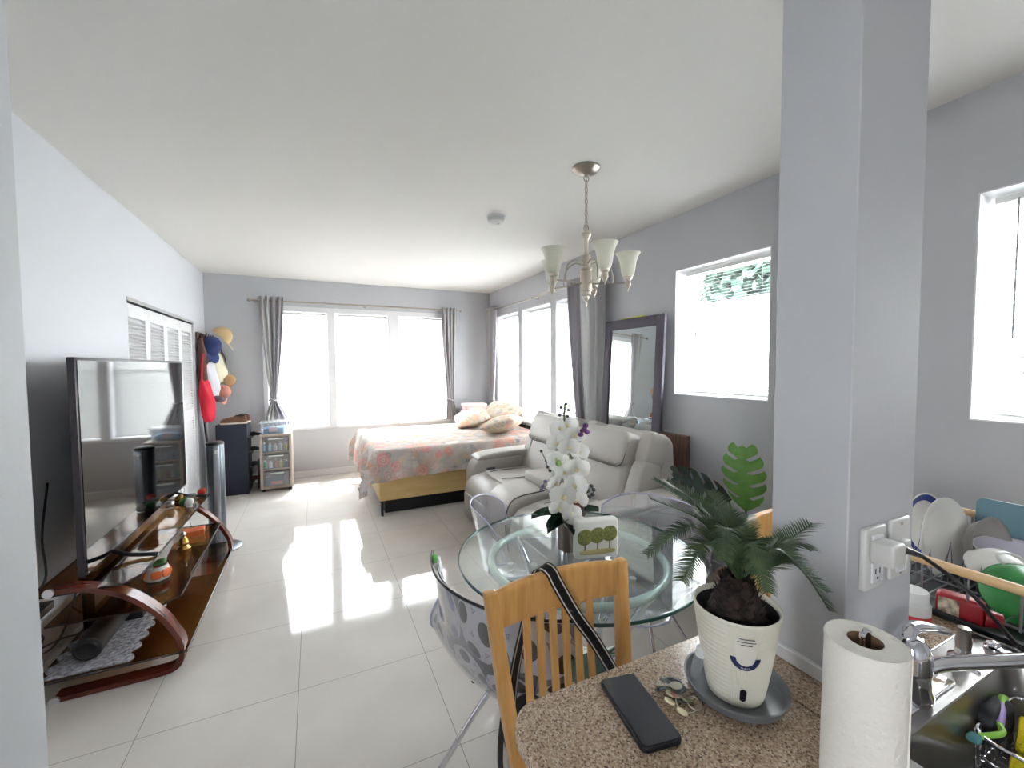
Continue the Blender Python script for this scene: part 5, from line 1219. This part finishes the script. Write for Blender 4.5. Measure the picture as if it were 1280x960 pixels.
fr = [((.49, .52, 1.185), (.575, .51, 1.222)), ((.505, .46, 1.165), (.58, .48, 1.205)), ((.535, .56, 1.262), (.62, .53, 1.222)), ((.60, .62, 1.275), (.645, .56, 1.23)),
      ((.655, .64, 1.26), (.67, .56, 1.225)), ((.905, .46, 1.215), (.79, .48, 1.165)), ((.93, .46, 1.08), (.83, .475, 1.155)), ((.87, .43, 1.02), (.80, .46, 1.125)), ((.76, .62, 1.23), (.72, .55, 1.2)),
      ((.62, .40, 1.15), (.655, .45, 1.20)), ((.74, .38, 1.13), (.715, .44, 1.18)), ((.80, .56, 1.19), (.74, .53, 1.18)), ((.56, .43, 1.20), (.62, .47, 1.225))]
for i, (a, b) in enumerate(fr): frond(Lw(*a), Lw(*b), seed=i, droop=.2+.3*(i % 3 == 0), w=.040)
tag(link('clear_vial', MB().lathe([(0, 0), (.0085, 0), (.009, .003), (.009, .045), (.007, .05), (0, .05)], 18, (.637, .548, .912), M=Matrix.Rotation(.25, 4, 'X')), CLEARBIN), 'small clear plastic vial leaning in the grey saucer left of the pot', 'vial')
tag(link('vial_cap', MB().cyl((.637, .5355, .960), (.637, .532, .974), .0095, n=16), mat('milky_cap', (226, 230, 230), .3)), 'milky cap on the clear vial in the saucer', 'cap')

# ================================================================= PHONE AND KEYS
t = thing('smartphone', 'black smartphone lying face up on the granite counter', 'phone', (.4915, .539, zc))
ang = math.atan2(.467-.613, .516-.538) ; c4 = [(.471, .613), (.538, .607), (.516, .467), (.441, .469)]
rzp = math.atan2(.54-.468, 0) ; dvec = Vector(((.5045-.4785), (.610-.468), 0)); rzp = math.atan2(dvec.y, dvec.x)-PI/2
t.rotation_euler = (0, 0, rzp)
def rr2(hx, hy, r, n=6):
    out = []
    for sx_, sy_, a in ((1, 1, 0), (-1, 1, PI/2), (-1, -1, PI), (1, -1, 1.5*PI)):
        for i in range(n+1): b_ = a+PI/2*i/n; out.append((sx_*(hx-r)+r*math.cos(b_), sy_*(hy-r)+r*math.sin(b_)))
    return out
link('case', MB().prism(rr2(.0365, .0745, .010), 'z', 0, .0105, .003, 3), mat('phone_case', (16, 18, 24), .4), t)
link('screen', MB().prism(rr2(.0335, .0715, .008), 'z', .0105, .0112, .0003, 1), mat('phone_glass', (30, 34, 46), .08, Specular_IOR_Level=.7), t)
t = thing('key_bunch', 'bunch of keys and charms beside the phone on the counter', 'keys', (.578, .535, zc))
KM = mat('key_metal', (190, 186, 172), .3, .9); KD = mat('dark_key_metal', (92, 100, 104), .35, .8)
for (x, y, z, r) in ((-.002, -.022, .004, .016), (.012, -.028, .005, .012)): link('key_ring', MB().tube([(x+r*math.cos(a), y+r*math.sin(a), z+.003*math.sin(a)) for a in [2*PI*k/24 for k in range(24)]], .0012, 6, True), KM, t)
rk = random.Random(9)
def key(x, y, z, rz, M, s=1.0):
    T = Matrix.Translation((x, y, z)) @ Matrix.Rotation(rz, 4, 'Z') @ Matrix.Rotation(rk.uniform(-.15, .15), 4, 'Y')
    hd = [(.011*s*math.cos(a), .0095*s*math.sin(a)) for a in [2*PI*k/18 for k in range(18)]]
    m_ = MB(); b = MB().prism(hd, 'z', 0, .002).box(.008*s, .036*s, -.003*s, .003*s, 0, .002, .0004, 1)
    for k in range(4): b.box((.016+.005*k)*s, (.0185+.005*k)*s, -.0048*s, -.002*s, 0, .002)
    bmesh.ops.transform(b.bm, matrix=T, verts=b.bm.verts); link('key', b, M, t)
for k in range(5): key(.002+rk.uniform(-.006, .01), .0+.004*k-.01, .002+.003*k, math.radians(60+22*k), KD if k % 2 else KM)
for x, y, rgb, r in ((-.026, -.008, (226, 214, 178), .009), (-.012, .004, (222, 210, 180), .008), (-.024, -.034, (214, 206, 178), .009), (-.004, -.002, (190, 110, 104), .010), (.004, -.016, (150, 146, 110), .010)):
    link('charm', MB().cyl((x, y, .006), (x+.001, y, .0085), r, n=20), mat('charm_%d' % rgb[2], rgb, .35, .4) if 'charm_%d' % rgb[2] not in bpy.data.materials else bpy.data.materials['charm_%d' % rgb[2]], t)
link('chain', MB().tube([(-.03+.012*k, .02+.004*math.sin(k*2), .006+.003*math.cos(k*3)) for k in range(6)], .003, 6, smooth=4).tube([(-.02+.01*k, .028+.004*math.cos(k*2), .008) for k in range(5)], .003, 6, smooth=4), KD, t)

# ================================================================= OUTLETS ON THE PILLAR
def plate(nm, label, x0, x1, z0, z1):
    return thing(nm, label, 'outlet', ((x0+x1)/2, .41, (z0+z1)/2))
t = plate('wall_outlet', 'white double wall outlet on the pillar holding the plug adapter', .888, .970, 1.085, 1.198)
link('plate', MB().box(-.036, .034, -.012, 0, -.058, .058, .004, 3), WHITE, t)
for z in (-.026, .026):
    f_ = link('socket', MB().box(-.017, .017, -.0145, -.012, z-.019, z+.019, .003, 2), TRIM, t)
    sl = MB()
    for x in (-.007, .007): sl.box(x-.0012, x+.0012, -.0152, -.0144, z-.002, z+.008)
    sl.cyl((0, -.0152, z-.01), (0, -.0144, z-.01), .0026, n=10); link('slots', sl, DARK, f_)
t = plate('switch_plate', 'white wall plate with a switch on the pillar right of the outlet', .985, 1.07, 1.083, 1.197)
link('plate', MB().box(-.036, .036, -.008, 0, -.058, .058, .004, 3), WHITE, t)
link('toggle', MB().box(-.010, .012, -.02, -.008, .006, .018, .003, 2), WHITE, t)
link('socket', MB().box(-.017, .017, -.0105, -.008, -.045, -.006, .003, 2), TRIM, t)
for z in (-.048, .048): link('screw', MB().cyl((0, -.0095, z), (0, -.008, z), .003, n=10), NICKEL, t)
t = thing('plug_adapter', 'white block adapter plugged into the pillar outlet', 'adapter', (.922, .397, 1.16))
link('body', MB().box(-.022, .022, -.036, -.0, -.020, .020, .005, 3), WHITE, t)
link('slot_face', MB().box(.0222, .0226, -.03, -.008, -.014, .014), TRIM, t)
t = thing('black_power_cord', 'black plug and cord running from the adapter down past the drying rack', 'cord', (.98, .37, 1.155))
link('plug', MB().box(.945, .966, .368, .388, 1.150, 1.170, .004, 2), BLACK, t, True)
link('strain_relief', MB().tube([(.966, .378, 1.160), (1.01, .365, 1.143)], lambda q: .0075-.003*q, 8), BLACK, t, True)
link('cord', MB().tube([(1.01, .365, 1.143), (1.05, .352, 1.115), (1.12, .33, 1.06), (1.19, .31, .99), (1.26, .29, .925), (1.33, .24, .91), (1.45, .1, .91)], .0038, 8, smooth=8), BLACK, t, True)

# ================================================================= DRYING RACK
t = thing('dish_rack', 'wire dish rack with pale wooden rails beyond the pillar', 'dish rack', (1.60, .46, zc))
link('drain_tray', MB().prism([(1.315, .902), (1.90, .902), (1.91, .918), (1.90, .92), (1.895, .907), (1.32, .907), (1.315, .92), (1.305, .918)], 'y', .29, .635, .001, 1), DARK, t, True)
for x in (1.33, 1.88):
    link('wooden_rail', MB().tube([(x, .285, 1.022), (x, .30, 1.022), (x, .46, 1.022), (x, .62, 1.022), (x, .635, 1.022)], .011, 12), RACKWOOD, t, True)
wr = MB(); 
for y in (.30, .62): wr.tube([(1.33, y, 1.01), (1.34, y, .95), (1.36, y, .925), (1.85, y, .925), (1.87, y, .95), (1.88, y, 1.01)], .004, 8)
for x in (1.36, 1.48, 1.60, 1.72, 1.85): wr.tube([(x, .30, .925), (x, .62, .925)], .003, 6)
for k in range(10):
    y = .32+k*.032; wr.tube([(1.36, y, .925), (1.85, y, .925)], .002, 6)
    for x in (1.48, 1.60, 1.72): wr.tube([(x, y, .925), (x, y+.005, 1.0), (x, y+.014, .925)], .0018, 5)
for y in (.32, .40, .48, .56): wr.tube([(1.335, y, 1.015), (1.335, y, .93)], .0025, 6).tube([(1.878, y, 1.015), (1.878, y, .93)], .0025, 6)
link('wire_frame', wr, mat('rack_wire', (150, 150, 154), .3, .9), t, True)
link('end_loop', MB().tube([(1.33, .285, 1.02), (1.33, .272, 1.0), (1.33, .275, .95), (1.33, .30, .93)], .005, 8, smooth=4), bpy.data.materials['rack_wire'], t, True)
def plate_t(name, label, c, r, prof, M, nx, group=None, rim=None):
    t = thing(name, label, name, c, 0, group)
    q = Vector((0, 0, 1)).rotation_difference(Vector(nx).normalized()).to_matrix().to_4x4()
    link('dish', MB().lathe([(a*r, b*r) for a, b in prof], 44, M=q), M, t, sharp=50)
    if rim: link('rim_band', MB().lathe([(a*r, b*r) for a, b in rim[0]], 44, M=q), rim[1], t)
    return t
flat = [(0, 0), (.62, 0), (.75, .06), (1.0, .15), (1.0, .17), (.74, .09), (.6, .03), (0, .03)]
bowlp = [(0, 0), (.35, 0), (.4, .04), (.75, .25), (.95, .55), (1.0, .62), (.97, .62), (.9, .55), (.7, .28), (.38, .08), (0, .06)]
WC = mat('white_china', (240, 238, 233), .2); GC = mat('grey_dish', (146, 142, 138), .35); BLUER = mat('blue_rim', (44, 62, 140), .25)
g_ = 'dishes in the drying rack'
plate_t('plate', 'white plate with a blue rim band at the back left of the drying rack', (1.66, .605, 1.008), .098, flat, WC, (-.12, -1, .12), g_, ([(.76, .104), (.95, .158), (.95, .164), (.76, .112)], BLUER))
plate_t('plate', 'large white plate standing in front of the blue rimmed plate', (1.60, .545, 1.006), .110, flat, WC, (-.12, -1, .10), g_, ([(.99, .15), (1.015, .16), (1.015, .172), (.99, .172)], WHITE))
plate_t('bowl', 'grey shallow bowl standing right of the white plate', (1.66, .50, .995), .078, bowlp, GC, (-.2, -1, .12), g_, ([(.97, .61), (1.02, .62), (1.02, .64), (.97, .64)], GC))
plate_t('bowl', 'off-white bowl tipped on its side behind the wooden rail', (1.56, .39, 1.005), .075, bowlp, WC, (.25, .35, -.8), g_, ([(.35, -.03), (.42, 0), (.42, .01), (.35, .01)], WHITE))
plate_t('bowl', 'green plastic bowl at the near end of the drying rack', (1.47, .325, .99), .085, bowlp, mat('green_plastic', (50, 134, 66), .35), (.5, .35, -.75), g_, ([(.97, .61), (1.02, .62), (1.02, .64), (.97, .64)], mat('green_rim', (64, 150, 80), .35)))
plate_t('plate', 'pale lilac white dish lying under the teal board', (1.66, .40, .985), .09, flat, mat('lilac_china', (212, 208, 222), .25), (-.1, -.1, 1), g_, ([(.98, .15), (1.015, .16), (1.015, .18), (.98, .18)], WHITE))
t = thing('cutting_board', 'teal plastic cutting board with a handle hole leaning on the back rail', 'cutting board', (1.80, .42, .965))
out = rr2(.105, .062, .018); hole = [(.050+.020*math.cos(a), .028+.009*math.sin(a)) for a in [2*PI*k/20 for k in range(20)]]
cbm = MB(); TEAL = mat('teal_plastic', (104, 138, 150), .4)
def ringmesh(outer, inner, th):
    b = bmesh.new(); vo = [b.verts.new((0, x, y)) for x, y in outer]; vi = [b.verts.new((0, x, y)) for x, y in inner]
    eo = [b.edges.new((vo[i], vo[(i+1) % len(vo)])) for i in range(len(vo))]; ei = [b.edges.new((vi[i], vi[(i+1) % len(vi)])) for i in range(len(vi))]
    bmesh.ops.triangle_fill(b, edges=eo+ei, use_beauty=True); g = bmesh.ops.extrude_face_region(b, geom=b.faces[:])
    bmesh.ops.translate(b, vec=(th, 0, 0), verts=[v for v in g['geom'] if isinstance(v, bmesh.types.BMVert)]); bmesh.ops.recalc_face_normals(b, faces=b.faces); return b
b = ringmesh(out, [(-x, y) for x, y in hole], .008); bmesh.ops.transform(b, matrix=Matrix.Translation((-.02, 0, .072)) @ Matrix.Rotation(.1, 4, 'Y'), verts=b.verts); cbm._merge(b)
link('board', cbm, TEAL, t)
link('hole_rim', MB().tube([(-.018, -x, y+.072) for x, y in hole], .002, 6, True), mat('teal_dark', (60, 104, 126), .4), t)
t = thing('red_package', 'red package with a cartoon-free white label beside the drying rack', 'package', (1.345, .42, zc)); t['label'] = 'red package with a small white picture label below the wooden rail'
link('box', MB().box(-.02, .02, -.045, .035, .0, .06, .010, 3, Matrix.Rotation(.25, 4, 'Z')), mat('red_pack', (150, 24, 34), .4), t)
link('label', MB().box(-.0215, -.0205, -.005, .03, .008, .052, .001, 1, Matrix.Rotation(.25, 4, 'Z')), mat('pack_label', (216, 204, 180), .6, rgb2=(90, 70, 56), scale=60), t)
link('crimp', MB().cyl((0, -.045, .03), (0.01, -.07, .03), .020, .016, 14), bpy.data.materials['red_pack'], t)
t = thing('pill_bottle', 'white supplement bottle with a red label by the pillar corner', 'bottle', (1.225, .455, zc))
link('body', MB().lathe([(0, 0), (.030, 0), (.032, .004), (.032, .055), (.027, .062), (.024, .064)], 28), WHITE, t)
link('cap', MB().lathe([(.024, .062), (.0285, .063), (.0285, .080), (.026, .084), (0, .085)], 28), WHITE, t)
link('label', MB().lathe([(.0325, .014), (.0325, .034)], 28), mat('red_label', (190, 52, 50), .5), t)
